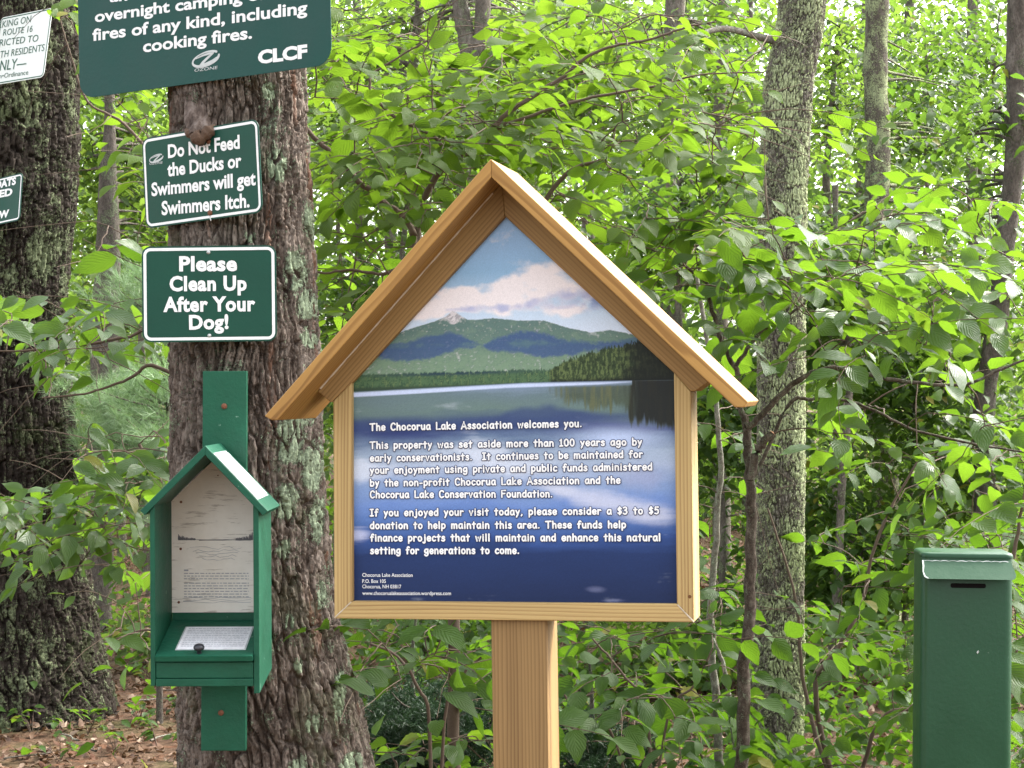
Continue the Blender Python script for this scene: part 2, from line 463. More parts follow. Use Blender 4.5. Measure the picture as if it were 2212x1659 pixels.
# a rounded hand-drawn alphabet: strokes of x,y points (cap height 7, x height 4.6); '~' = smoothed
GL = {
 'T': (5.2, ['-.1,6.6 5.2,6.9', '2.5,6.7 2.4,0']), 'C': (4.8, ['~4.6,5.6 3.6,6.8 2,6.8 .6,5.2 .3,3 1,.9 2.6,0 4.6,.9']),
 'L': (4.2, ['.5,6.9 .5,.1 4.2,.2']), 'A': (5.4, ['.1,0 2.7,6.9 5.3,0', '1,2.2 4.5,2.3']),
 'I': (3.4, ['.2,6.7 3.3,6.8', '1.7,6.7 1.7,.1', '.1,.1 3.3,.2']), 'F': (4.4, ['.5,0 .5,6.6 4.5,6.9', '.5,3.6 3.7,3.8']),
 'a': (4.1, ['~3.6,3.8 2.4,4.6 .9,4 .3,2.2 .8,.5 1.9,.1 3,.9 3.6,2.6', '3.6,4.5 3.7,1 4.1,.1']),
 'b': (4, ['.4,6.9 .4,.2', '~.4,2.9 1.2,4.2 2.5,4.5 3.7,3.4 3.7,1.5 2.5,.1 1.2,.2 .4,1.3']),
 'c': (3.6, ['~3.5,3.8 2.6,4.6 1.2,4.2 .4,2.6 .7,.9 1.9,.1 3.5,.8']),
 'd': (4.1, ['3.7,6.9 3.7,.1', '~3.7,3.3 2.8,4.4 1.4,4.3 .4,3 .4,1.4 1.4,.2 2.7,.4 3.7,1.8']),
 'e': (3.8, ['~.5,2.2 3.5,2.6 3.2,4 2,4.6 .7,3.7 .3,2 1.1,.4 2.3,.1 3.6,.9']),
 'f': (3.2, ['~3.4,6.3 2.5,7 1.5,6.3 1.3,5 1.3,3 1.2,0', '.1,3.9 2.9,4.1']),
 'g': (4.1, ['~3.6,3.7 2.4,4.6 .9,4 .3,2.4 1,1 2.2,.8 3.6,2.3', '~3.6,4.5 3.7,2 3.6,-.6 2.6,-1.9 1.2,-1.9 .3,-1.1']),
 'h': (4, ['.5,6.9 .5,0', '~.5,2.8 1.4,4.2 2.6,4.5 3.4,3.6 3.5,2 3.6,0']), 'i': (1.6, ['.8,4.4 .8,0', '.8,6.1 .8,6.2']),
 'j': (2.4, ['~1.7,4.4 1.8,0 1.5,-1.5 .6,-1.9 -.2,-1.3', '1.7,6.1 1.7,6.2']),
 'k': (3.9, ['.5,6.9 .5,0', '3.3,4.4 .6,2 3.7,0']), 'l': (1.5, ['.7,6.9 .7,0']),
 'm': (6.2, ['.4,4.5 .4,0', '~.4,2.7 1.2,4.2 2.2,4.4 2.9,3.4 3,0', '~3,2.8 3.8,4.2 4.9,4.4 5.6,3.4 5.7,0']),
 'n': (4, ['.4,4.5 .4,0', '~.4,2.7 1.3,4.2 2.5,4.5 3.4,3.6 3.5,2 3.6,0']),
 'o': (4.1, ['~2,4.5 .8,3.9 .3,2.3 .9,.6 2.1,.1 3.4,.8 3.8,2.4 3.2,4 2,4.5']),
 'p': (4, ['.4,4.5 .4,-2.2', '~.4,3 1.2,4.3 2.5,4.5 3.6,3.4 3.6,1.6 2.5,.3 1.2,.3 .4,1.4']),
 'r': (3.1, ['.4,4.5 .4,0', '~.4,2.7 1.2,4 2.2,4.4 3.1,4']), 's': (3.3, ['~3,3.9 2,4.6 .8,4.1 .7,3.1 2,2.4 3,1.6 2.7,.5 1.5,.1 .2,.7']),
 't': (3.3, ['1.6,6.3 1.6,0', '.1,4.2 3.2,4.5']), 'u': (4, ['~.4,4.5 .4,1.8 .9,.4 2,.1 3,.8 3.5,2.4', '3.5,4.5 3.6,0']),
 'v': (3.7, ['.2,4.5 1.8,.1 3.5,4.5']), 'w': (5.4, ['.2,4.5 1.4,.1 2.7,3.6 4,.1 5.2,4.5']),
 'y': (3.8, ['.3,4.5 2,.5', '3.6,4.5 2,.5 .7,-2.1']), '1': (3, ['.4,5.6 1.6,6.8 1.6,.1', '.2,.1 3,.2']),
 '0': (4.4, ['~2.2,6.8 .8,5.7 .3,3.4 .9,1 2.2,.1 3.6,1 4.1,3.4 3.6,5.8 2.2,6.8']),
 '3': (4, ['~.4,6.2 1.8,6.9 3.3,6.2 3.2,4.6 1.6,3.7 3.2,3.2 3.7,1.7 2.6,.2 1.2,.1 .2,.8']),
 '5': (4, ['3.7,6.7 .9,6.7 .6,3.8', '~.6,3.8 2.2,4.4 3.6,3.4 3.6,1.4 2.2,.1 .3,.5']),
 '$': (4, ['~3.6,5.4 2.2,6.2 .7,5.4 .8,4.1 2.1,3.4 3.4,2.6 3.3,1.2 2,.5 .3,1.1', '2.1,7.2 2,-.5']),
 '.': (1.6, ['.7,.3 .8,.35']), ',': (1.6, ['.9,.4 .4,-.9']), '-': (3, ['.4,2.3 2.6,2.4']), ' ': (3.4, []),
}
def smooth_pts(p, n=5):
    p = np.array(p, float)
    q = np.vstack([2 * p[0] - p[1], p, 2 * p[-1] - p[-2]])
    if np.allclose(p[0], p[-1]):
        q[0] = p[-2]; q[-1] = p[1]
    out = []
    for i in range(1, len(q) - 2):
        for t in np.linspace(0, 1, n, endpoint=False):
            a, b, c, d = q[i - 1], q[i], q[i + 1], q[i + 2]
            out.append(0.5 * (2 * b + (c - a) * t + (2 * a - 5 * b + 4 * c - d) * t ** 2 + (3 * b - a - 3 * c + d) * t ** 3))
    out.append(p[-1])
    return np.array(out)
def stroke_line(s, gap=1.55):
    x, strokes = 0.0, []
    for ch in s:
        w, st = GL[ch]
        for k in st:
            pts = [tuple(float(a) for a in q.split(',')) for q in k.lstrip('~').split()]
            pts = smooth_pts(pts) if k[0] == '~' else np.array(pts, float)
            strokes.append(pts + np.array([x, 0]))
        x += w + gap
    return strokes, x - gap
class Letters:
    """collects lettering on one face of a frame into a single mesh"""
    def __init__(s, fr, w):
        s.fr, s.w, s.V, s.F = fr, w, [], []
    def _map(s, lpx, rpx):
        a = s.fr.uv(lpx[0], lpx[1], s.w); b = s.fr.uv(rpx[0], rpx[1], s.w)
        L = np.linalg.norm(b - a); e = (b - a) / L
        return a, L, e, np.array([-e[1], e[0]])
    def add(s, V2, F, dw=0.0):
        b = len(s.V)
        s.V += [tuple(s.fr.at(p[0], p[1], s.w + (p[2] if len(p) > 2 else 0.0))) for p in V2]
        s.F += [tuple(i + b for i in f) for f in F]
    def line(s, text, lpx, rpx, cap, bold=0.0, shear=0.0, spacing=1.0):
        V, F = font_polys(text, bold, spacing)
        if not len(V): return
        a, L, e, n = s._map(lpx, rpx)
        H, _ = font_polys('H', bold)
        c0, c1 = H[:, 1].min(), H[:, 1].max()
        d = np.dot(s.fr.o, (0, 1, 0))
        sy = cap / FPX * d / (c1 - c0)
        x0, x1 = V[:, 0].min(), V[:, 0].max()
        sx = L / (x1 - x0)
        Q = [a + e * ((v[0] - x0) * sx + shear * v[1] * sy) + n * (v[1] - c0) * sy for v in V]
        s.add(Q, F)
    def hand(s, text, lpx, rpx, cap, hw, lift=0.0003):
        st, W = stroke_line(text)
        a, L, e, n = s._map(lpx, rpx)
        sx = L / W
        sy = cap / FPX * np.dot(s.fr.o, (0, 1, 0)) / 7.0
        for pts in st:
            Q = np.array([a + e * p[0] * sx + n * p[1] * sy for p in pts])
            s.stroke(Q, hw, lift)
    def stroke(s, Q, hw, lift=0.0003):
        """a raised round-ended stroke: a ridge with a low cap at each point"""
        k = len(Q)
        hw = np.full(k, hw) if np.isscalar(hw) else np.asarray(hw)
        T = np.gradient(Q, axis=0) if k > 1 else np.array([[1.0, 0]])
        T /= np.maximum(np.linalg.norm(T, axis=1, keepdims=True), 1e-9)
        Nn = np.stack([-T[:, 1], T[:, 0]], 1)
        V, F = [], []
        for i in range(k):
            l, r = Q[i] + Nn[i] * hw[i], Q[i] - Nn[i] * hw[i]
            V += [(l[0], l[1], 0.0), (Q[i][0], Q[i][1], lift), (r[0], r[1], 0.0)]
            if i:
                b = 3 * i
                F += [(b - 3, b - 2, b + 1, b), (b - 2, b - 1, b + 2, b + 1)]
        for i in (range(k) if k < 6 else (0, k - 1)):
            b = len(V)
            V.append((Q[i][0], Q[i][1], lift * 1.01))
            for q in range(10):
                an = 2 * math.pi * q / 10
                V.append((Q[i][0] + hw[i] * math.cos(an), Q[i][1] + hw[i] * math.sin(an), 0.0))
            F += [(b, b + 1 + q, b + 1 + (q + 1) % 10) for q in range(10)]
        s.add(V, F)
    def quad(s, corners_px):
        uv = [s.fr.uv(x, y, s.w) for x, y in corners_px]
        s.add([(p[0], p[1], 0.0) for p in uv], [(0, 1, 2, 3)])
    def build(s, name, mat, parent):
        me = bpy.data.meshes.new(name)
        me.from_pydata(s.V, [], s.F)
        me.update()
        return link(name, me, mat, parent)

def disc_head(name, fr, u, v, w, r, h, mat, parent, n=14):
    """a domed bolt or nail head"""
    V, F = [], []
    prof = [(r, 0), (r, h * 0.4), (r * 0.75, h * 0.8), (r * 0.35, h)]
    for rr, hh in prof:
        for k in range(n):
            a = 2 * math.pi * k / n
            V.append(fr.at(u + rr * math.cos(a), v + rr * math.sin(a), w + hh))
    for i in range(len(prof) - 1):
        for k in range(n):
            F.append((i * n + k, i * n + (k + 1) % n, (i + 1) * n + (k + 1) % n, (i + 1) * n + k))
    c = len(V); V.append(fr.at(u, v, w + h * 1.02))
    F += [(3 * n + k, 3 * n + (k + 1) % n, c) for k in range(n)]
    me = bpy.data.meshes.new(name); me.from_pydata([tuple(x) for x in V], [], F); me.update()
    for p in me.polygons: p.use_smooth = True
    return link(name, me, mat, parent)

def logo(let, c, rx, ry, ang):
    """oval ring with a swept Z through it; c in px, radii in px"""
    d = let.fr.o[1] / FPX
    a = let.fr.uv(c[0], c[1], let.w)
    ca, sa = math.cos(ang), math.sin(ang)
    def q(x, y): return a + np.array([x * rx * d * ca - y * ry * d * sa, x * rx * d * sa + y * ry * d * ca])
    n = 40
    ts = np.linspace(0.55, 2 * math.pi - 0.1, n)
    let.stroke(np.array([q(math.cos(t), math.sin(t)) for t in ts]), np.array([(0.10 + 0.13 * abs(math.cos(t * 0.5 + 0.6))) * ry * d for t in ts]), 0.0002)
    let.stroke(np.array([q(x, y) for x, y in ((-.72, .52), (-.2, .66), (.3, .62), (.62, .5))]), np.array([.06, .14, .16, .1]) * ry * d, 0.0002)
    let.stroke(np.array([q(x, y) for x, y in ((.6, .5), (.2, .1), (-.25, -.4), (-.5, -.75))]), np.array([.14, .2, .22, .16]) * ry * d, 0.0002)
    let.stroke(np.array([q(x, y) for x, y in ((-.5, -.75), (0, -.72), (.5, -.55), (.8, -.3))]), np.array([.16, .14, .1, .05]) * ry * d, 0.0002)

def sign(name, label, fr, corners, mat, rad, border=None, thick=0.0018, top=None, border_mat=None, left=None):
    """a rounded sheet-metal sign; corners TL TR BR BL in px"""
    c = [fr.uv(x, y) for x, y in corners]
    u0 = (c[0][0] + c[3][0]) / 2 if left is None else left
    u1 = (c[1][0] + c[2][0]) / 2
    v1 = (c[0][1] + c[1][1]) / 2 if top is None else top
    v0 = (c[2][1] + c[3][1]) / 2
    root = thing(name, tuple(fr.at((u0 + u1) / 2, v0)), label, 'sign')
    me = bm_mesh('panel', bm_prism(round_rect(u0, v0, u1, v1, rad), -thick, 0.0, bevel=0.0004))
    link('panel', me, mat, root, fr.mat())
    if border:
        e, w = border
        ob = ring_mesh('border', round_rect(u0 + e, v0 + e, u1 - e, v1 - e, rad - e), round_rect(u0 + e + w, v0 + e + w, u1 - e - w, v1 - e - w, max(rad - e - w, 0.001)), 0.0004)
        link('border', ob, border_mat or M_WHITE, root, fr.mat())
    return root, (u0, v0, u1, v1)

# ------------------------------------------------------------------ the five signs
# big rules sign at the top of the near trunk
f1 = Frame(P(443, 100, 4.235), 31, 0, 1.6)
c1 = [(167.7, 0), (712.8, 0), (717.3, 141.7), (172.6, 211)]
v_bot = (f1.uv(*c1[2])[1] + f1.uv(*c1[3])[1]) / 2
s1, _ = sign('rules_sign', 'large dark green sign about camping and cooking fires, topmost on the near trunk', f1, c1, M_SIGN_BLUE, 0.040, top=v_bot + 0.44)
L = Letters(f1, 0.0006)
k = 0.3472
L.line('an', (683 * k, 14 * k), (792 * k, 3 * k), 21, 0.026)
L.line('overnight camping or', (590 * k, 140 * k), (1672 * k, -8 * k), 26.0, 0.026)
L.line('fires of any kind, including', (575 * k, 256 * k), (1912 * k, 85 * k), 27.0, 0.026)
L.build('lettering', M_WHITE, s1)
L = Letters(f1, 0.0006)
L.line('cooking fires.', (890 * k, 327 * k), (1568 * k, 240 * k), 27.0, 0.026)
L.build('lettering', M_WHITE, s1)
L = Letters(f1, 0.0006)
L.line('CLCF', (1605 * k, 400 * k), (1912 * k, 361 * k), 29.0, 0.05)
L.build('lettering', M_WHITE, s1)
L = Letters(f1, 0.0006)
logo(L, (1280 * k, 366 * k), 37, 14, R(9))
L.line('OZONE', (1208 * k, 447 * k), (1352 * k, 429 * k), 6.5, 0.004, shear=0.25)
L.build('emblem', M_GREY, s1)

# ducks sign, tilted, grown over by the bark
f2 = Frame(P(437, 377, 4.235), 33, 0, 3.5)
c2 = [(305.9, 295.1), (554.8, 261.1), (570.4, 460), (315.3, 492.3)]
s2, _ = sign('ducks_sign', 'tilted green sign about ducks and swimmers, its top edge overgrown by bark', f2, c2, M_SIGN, 0.020, (0.0035, 0.0055))
L = Letters(f2, 0.0007)
L.line('Do Not Feed', (1046 * k, 985 * k), (1492 * k, 925 * k), 30, 0.030, spacing=1.0)
L.line('the Ducks or', (1042 * k, 1100 * k), (1503 * k, 1040 * k), 30, 0.030, spacing=1.0)
L.line('Swimmers will get', (943 * k, 1222 * k), (1592 * k, 1152 * k), 30, 0.030, spacing=1.0)
L.line('Swimmers Itch.', (1006 * k, 1340 * k), (1553 * k, 1290 * k), 31, 0.030, spacing=1.0)
L.build('lettering', M_WHITE, s2)
L = Letters(f2, 0.0007)
logo(L, (972 * k, 985 * k), 20, 7.5, R(8))
L.line('OZONE', (928 * k, 1026 * k), (1010 * k, 1018 * k), 5, 0.004, shear=0.25)
L.build('emblem', M_GREY, s2)
u, v = f2.uv(454, 460)
disc_head('nail', f2, u, v, 0.0, 0.0062, 0.004, M_RUST, s2)
u, v = f2.uv(451, 306)
disc_head('nail', f2, u, v, 0.0, 0.0055, 0.004, M_RUST, s2)
L = Letters(f2, 0.0008)
L.stroke(np.array([f2.uv(455, 465), f2.uv(454, 470), f2.uv(456, 476)]), 0.0014)
L.build('scrape_mark', M_CHIP, s2)

# dog sign
f3 = Frame(P(452, 636, 4.185), 0.5, 0, 0.6)
c3 = [(305.5, 533.5), (596.5, 528.7), (597.9, 737), (308.3, 739.4)]
s3, _ = sign('dog_sign', 'level green sign asking to clean up after dogs, above the green board', f3, c3, M_SIGN, 0.019, (0.0036, 0.0062))
L = Letters(f3, 0.0007)
o3 = 512.04
def z2(x, y): return (x * k, o3 + y * k)
L.line('Please', z2(1115, 214), z2(1475, 212), 33, 0.038, spacing=1.06)
L.line('Clean Up', z2(1055, 338), z2(1535, 334), 33, 0.038, spacing=1.08)
L.line('After Your', z2(1016, 467), z2(1588, 462), 33, 0.038, spacing=1.08)
L.line('Dog!', z2(1177, 577), z2(1422, 572), 32, 0.038, spacing=1.06)
L.build('lettering', M_WHITE, s3)
for q in (z2(1297, 95), z2(1303, 613)):
    u, v = f3.uv(*q)
    disc_head('rivet', f3, u, v, 0.0, 0.0042, 0.003, M_STEEL, s3)

# white parking sign and the boats sign on the far left trunk
f4 = Frame(P(35, 92, 8.50), 40, -8.7, 0)
c4 = [(-60, 35), (111.1, 16.7), (96.8, 166), (-60, 195)]
tr, br = f4.uv(*c4[1]), f4.uv(*c4[2])
c4b = [c4[1], c4[1], c4[2], c4[2]]
s4, _ = sign('parking_sign', 'white parking sign with green lettering, high on the thick left trunk', f4, c4b, M_SIGNW, 0.024, (0.004, 0.005), left=tr[0] - 0.36, border_mat=M_INK)
L = Letters(f4, 0.0014)
L.line('PARKING ON', (-62 * k, 187 * k), (190 * k, 138 * k), 15, 0.0)
L.line('ROUTE 16', (18 * k, 222 * k), (200 * k, 197 * k), 14, 0.0)
L.line('RESTRICTED TO', (-105 * k, 300 * k), (235 * k, 257 * k), 15, 0.0)
L.line('TH RESIDENTS', (-2 * k, 360 * k), (274 * k, 316 * k), 15, 0.0)
L.line('ONLY\u2014', (-52 * k, 447 * k), (160 * k, 420 * k), 23, 0.004)
L.line('Town\u2022Ordinance', (-72 * k, 498 * k), (174 * k, 463 * k), 10.5, 0.0)
L.build('lettering', M_INK, s4)
f5 = Frame(P(5, 425, 8.50), 40, -8, 4.6)
c5 = [(47, 373), (47, 373), (45.2, 475), (45.2, 475)]
trb = f5.uv(47, 373)
s5, _ = sign('boats_sign', 'small green boats sign below the white sign on the left trunk', f5, c5, M_SIGN, 0.022, (0.006, 0.006), left=trb[0] - 0.27)
L = Letters(f5, 0.0014)
L.line('BOATS', (-62 * k, 1185 * k), (98 * k, 1148 * k), 17, 0.045)
L.line('TED', (-50 * k, 1238 * k), (75 * k, 1216 * k), 17, 0.045)
L.build('lettering', M_WHITE, s5)
L = Letters(f5, 0.0014)
L.line('LAW', (-65 * k, 1372 * k), (54 * k, 1350 * k), 17, 0.045)
L.build('lettering', M_WHITE, s5)

# ------------------------------------------------------------------ pine notice board
fk = Frame(P(1106, 1100, 3.05), 11.7, 0, 0.9)
kb = fk.at(*fk.uv(1130, 1500), -0.09)
kiosk = thing('notice_board', (kb[0], kb[1], 0.0), 'gabled pine notice board on a post with the lake poster', 'notice board')
KK = lambda x, y, w=0.0: fk.uv(x, y, w)
def board(name, poly, w0, w1, mat, a, b, parent=kiosk, fr=fk, bevel=0.0016):
    """planed board: outline in uv, from depth w0 to w1, grain from a to b"""
    ang = math.atan2(b[1] - a[1], b[0] - a[0])
    ca, sa = math.cos(ang), math.sin(ang)
    loc = [((p[0] - a[0]) * ca + (p[1] - a[1]) * sa, -(p[0] - a[0]) * sa + (p[1] - a[1]) * ca) for p in poly]
    me = bm_mesh(name, bm_prism(loc, w1, w0, bevel=bevel))
    return link(name, me, mat, parent, fr.mat(a[0], a[1], 0, ang))
WR = 0.077; TB = 0.0195
A = KK(1060, 343, WR); Lo = KK(571, 899, WR); Ro = KK(1615.7, 867.6, WR)
def perp(a, b, s):
    d = (b - a) / np.linalg.norm(b - a)
    return np.array([-d[1], d[0]]) * s
dl = (Lo - A) / np.linalg.norm(Lo - A); dr = (Ro - A) / np.linalg.norm(Ro - A)
nl = np.array([-dl[1], dl[0]]); nr = np.array([dr[1], -dr[0]])       # both point under the roof
if nl[1] > 0: nl = -nl
if nr[1] > 0: nr = -nr
def isect(p, d, q, e):
    t = np.linalg.solve(np.array([d, -e]).T, q - p)
    return p + d * t[0]
Ai = isect(A + nl * TB, dl, A + nr * TB, dr)
Lc = KK(586.7, 907.8, WR); Rc = KK(1607.6, 879.9, WR)
Li = isect(A + nl * TB, dl, Lc, np.array([1.0, 0.0])); Ri = isect(A + nr * TB, dr, Rc, np.array([1.0, 0.0]))
board('roof_board', [A, Ai, Li, Lc, Lo], WR, WR - 0.20, M_ROOF, A, Lo)
board('roof_board', [A, Ro, Rc, Ri, Ai], WR - 0.0005, WR - 0.2, M_ROOF, A, Ro)
# gable trim, stiles and the mitred bottom rail
ia = KK(1090.7, 467); il = KK(759, 828); ir = KK(1455.5, 805)
ol = KK(715, 869.6); el = KK(687.4, 847); orr = KK(1502, 845); er = KK(1524, 830)
e2l = isect(ol, (el - ol), Ai, dl); e2r = isect(orr, (er - orr), Ai, dr)
WB = -0.084
board('gable_trim', [ia, il, KK(719, 866), ol, e2l, Ai], 0.0, WB, M_TRIM, Ai, e2l)
board('gable_trim', [ia, Ai, e2r, orr, KK(1492, 845), ir], 0.0004, WB, M_TRIM, Ai, e2r)
bl, bi = KK(721.5, 1336), KK(760, 1299); br, bri = KK(1499.5, 1344.5), KK(1462, 1305)
board('stile', [il + (0, 0.001), KK(719, 867), bl, bi], -0.0012, WB, M_FRAME, KK(740, 1320), KK(740, 860))
board('stile', [ir, bri, br, KK(1492, 846)], -0.0012, WB, M_FRAME, KK(1481, 1320), KK(1476, 850))
board('bottom_rail', [bl, br, bri, bi], 0.0, WB, M_FRAME, bl, br)
# bead of caulk under the left slope and at the lower mitres
def bead(pts, r, name='caulk_bead'):
    Q = np.array([fk.at(p[0], p[1], p[2]) for p in pts])
    T = (Q[-1] - Q[0]) / np.linalg.norm(Q[-1] - Q[0])
    a = np.cross(T, fk.N); a /= np.linalg.norm(a); b = np.cross(T, a)
    V, F = [], []
    for i, q in enumerate(Q):
        rr = r * (0.75 + 0.5 * hash2(np.float64(i), np.float64(len(pts)), 3))
        V += [tuple(q + a * rr * math.cos(t) + b * rr * math.sin(t)) for t in np.linspace(0, 2 * math.pi, 6, endpoint=False)]
        if i:
            F += [((i - 1) * 6 + j, (i - 1) * 6 + (j + 1) % 6, i * 6 + (j + 1) % 6, i * 6 + j) for j in range(6)]
    me = bpy.data.meshes.new(name); me.from_pydata(V, [], F); me.update()
    for p in me.polygons: p.use_smooth = True
    return link(name, me, M_CAULK, kiosk)
cl = [tuple(Ai + (e2l - Ai) * t) + (0.0005,) for t in np.linspace(0.05, 0.985, 40)]
bead(cl, 0.0021)
bead([tuple(bl + (bi - bl) * t) + (-0.0005,) for t in np.linspace(0.05, 0.97, 10)], 0.0011)
bead([tuple(br + (bri - br) * t) + (-0.0005,) for t in np.linspace(0.02, 0.97, 10)], 0.0011)
# post
pz = -0.012
pl, pr = KK(1059.5, 1345, pz), KK(1181, 1345, pz)
gz = (0 - fk.o[2]) / fk.V[2] + 0.0
board('post', [(pl[0], pl[1] + 0.02), (pl[0] + 0.0015, -1.6), (pr[0] + 0.0015, -1.6), (pr[0], pr[1] + 0.02)], pz, pz - 0.093, M_POST, np.array([(pl[0] + pr[0]) / 2, -1.6]), np.array([(pl[0] + pr[0]) / 2, 0.0]), bevel=0.005)

u, v = KK(1498, 1289)
disc_head('knot', fk, u - 0.006, v, -0.0012, 0.0028, 0.0004, mat_plain('knot_brown', (0.14, 0.06, 0.02), 0.7), kiosk)
# poster: a printed lake view. The print is a colour per point of a fine sheet.
WP = -0.013
pu0, pv0 = KK(756, 1304, WP); pu1 = KK(1468, 1304, WP)[0]
pap = KK(1089, 460, WP); psl = KK(756, 826, WP)[1]; psr = KK(1466, 804, WP)[1]
NU, NV = 420, 560
tv = np.linspace(0, 1, NV); vv = pv0 + (pap[1] - 0.001 - pv0) * tv
lu = np.where(vv < psl, pu0, pu0 + (pap[0] - pu0) * (vv - psl) / (pap[1] - psl))
ru = np.where(vv < psr, pu1, pu1 + (pap[0] - pu1) * (vv - psr) / (pap[1] - psr))
su = np.linspace(0, 1, NU)
UU = lu[:, None] * (1 - su) + ru[:, None] * su
VVV = np.repeat(vv[:, None], NU, 1)
# print coordinates: X 762..1460 across, Y 468 (apex) .. 1300 (foot), in printed units
X = 762 + (UU - KK(762, 1300, WP)[0]) / (KK(1460, 1303, WP)[0] - KK(762, 1300, WP)[0]) * 698
Y = 1300 - (VVV - pv0) / (pap[1] - pv0) * 835
Y = Y + (X - 1111) * 0.012
def paint(X, Y):
    c = np.zeros(X.shape + (3,))
    def put(m, col):
        m = np.clip(m, 0, 1)[..., None]
        c[:] = c * (1 - m) + np.asarray(lin(col)) * m
    def grad(t, stops):
        out = np.zeros(X.shape + (3,)); t = np.asarray(t, float)
        ps = [s[0] for s in stops]; cs = np.array([lin(s[1]) for s in stops])
        for q in range(3): out[..., q] = np.interp(t, ps, cs[:, q])
        return out
    def bump2(cx, cy, sx, sy, slope=0.0): return np.exp(-((X - cx) / sx) ** 2 - ((Y - cy - (X - cx) * slope) / sy) ** 2)
    def blob(pts, soft, wob):
        up = np.interp(X, [p[0] for p in pts], [p[1] for p in pts]); lo = np.interp(X, [p[0] for p in pts], [p[2] for p in pts])
        return sstep(-soft, soft, Y - up + wob) * sstep(-soft, soft, lo - Y + wob)
    n1 = fbm(X / 46, Y / 30, 6, 1); n2 = fbm(X / 22, Y / 14, 5, 5); n3 = fbm(X / 5, Y / 4, 3, 9)
    tr_ = fbm(X / 2.6, Y / 9, 3, 19); fine = hash2(np.floor(X * 0.9), np.floor(Y * 0.9), 2)
    # sky, with broken cloud over the hills
    c[:] = grad(Y, [(460, (146, 180, 220)), (540, (144, 180, 216)), (590, (138, 176, 208)), (640, (166, 194, 218)), (690, (194, 212, 230)), (735, (206, 218, 234))])
    cl = bump2(1195, 592, 78, 34) * 1.0 + bump2(1030, 628, 60, 16) * 0.8 + bump2(1010, 655, 110, 20) * 0.9 + bump2(1200, 640, 150, 26) * 0.9 + bump2(1130, 612, 40, 18) * .6 + bump2(1230, 676, 120, 14) * .7 + bump2(930, 676, 50, 12) * .7
    den = cl * 0.9 + (n1 - 0.5) * 1.7
    put(sstep(0.22, 0.78, den) * 0.96, (234, 226, 226))
    shade = bump2(1245, 655, 80, 20) * 1.0 + bump2(1120, 668, 80, 12) * 0.7 + bump2(1010, 668, 60, 8) * .7
    put(sstep(0.2, 0.9, den) * sstep(0.25, 0.9, shade + (n2 - 0.5) * 0.9) * 0.75, (150, 162, 204))
    put(bump2(1300, 660, 40, 18) * sstep(.3, .7, n2) * 0.7, (112, 126, 178))
    # hills
    ridge = np.interp(X, [740, 862, 905, 950, 962, 978, 987, 993, 1000, 1010, 1026, 1042, 1080, 1130, 1190, 1240, 1290, 1330, 1380, 1470], [745, 717, 703, 692, 687, 682, 674, 670, 674, 681, 690, 691, 688, 695, 697, 714, 726, 722, 733, 745]) + (n3 - 0.5) * 2.0
    m = sstep(-0.7, 0.7, Y - ridge)
    put(m, (92, 118, 112)); put(m * sstep(705, 790, Y), (114, 140, 116))
    put(m * sstep(0.42, 0.7, n3) * 0.4, (66, 98, 88)); put(m * sstep(0.5, 0.75, n2) * 0.3, (124, 146, 124)); put(m * sstep(0.6, 0.8, n3) * 0.15 * sstep(700, 760, Y), (130, 156, 120))
    pk = np.clip(1.2 - np.abs(X - 994) / 40 - (Y - 672) / 30, 0, 1)
    put(m * sstep(0.05, 0.45, pk + (n3 - 0.5) * 0.7), (206, 202, 204)); put(m * sstep(0.2, 0.6, pk) * sstep(0.52, 0.6, fbm((X + Y) / 5, (Y - X) / 14, 3, 4)) * 0.7, (128, 128, 134))
    put(m * bump2(1314, 728, 26, 5) * sstep(0.5, 0.6, n3) * 0.8, (176, 184, 184))
    w2 = (n2 - 0.5) * 14 + (n3 - 0.5) * 9
    put(m * blob([(800, 745, 752), (840, 738, 770), (890, 736, 776), (950, 720, 770), (985, 716, 756), (1040, 736, 742), (1060, 748, 746)], 5, w2) * 0.82, (56, 80, 126))
    put(m * blob([(1050, 752, 748), (1080, 730, 758), (1140, 718, 764), (1190, 726, 776), (1240, 740, 772), (1300, 746, 764), (1370, 742, 760), (1470, 742, 760)], 5, w2) * 0.82, (56, 80, 128))
    put(m * blob([(1090, 742, 742), (1150, 736, 752), (1210, 744, 746)], 5, w2) * 0.5, (92, 124, 116))
    # far shore woods
    tl = 801 + (tr_ - 0.5) * 12
    sh = sstep(-2, 2, Y - tl)
    put(sh, (76, 104, 72)); put(sh * sstep(0.42, 0.6, tr_), (52, 80, 60)); put(sh * bump2(990, 803, 170, 5), (36, 58, 72)); put(sh * sstep(0.6, 0.7, tr_) * .6, (112, 134, 84))
    put(sh * sstep(824, 833, Y), (48, 68, 52))
    # wooded point, right
    pt = np.interp(X, [1180, 1200, 1230, 1270, 1310, 1360, 1400, 1470], [842, 802, 786, 774, 764, 754, 744, 722]) + (tr_ - 0.5) * 20
    pm = sstep(-2, 2, Y - pt) * sstep(1197, 1205, X + (tr_ - .5) * 10)
    put(pm, (50, 66, 42)); put(pm * sstep(0.45, 0.6, tr_), (92, 108, 66)); put(pm * sstep(0.55, 0.68, n3) * .5, (30, 42, 30)); put(pm * sstep(1320, 1400, X + (n2 - 0.5) * 80) * .92, (22, 27, 25)); put(pm * sstep(818, 832, Y), (20, 25, 25))
    # lake, smooth and vertically smeared
    wl_ = np.interp(X, [740, 900, 1150, 1380, 1470], [838, 834, 828, 830, 832])
    lk = sstep(-1, 1, Y - wl_)
    ra = fbm(X / 90, Y / 5, 4, 41); rb = fbm(X / 130, Y / 40, 4, 47); rc = fbm(X / 60, Y / 46, 5, 52)
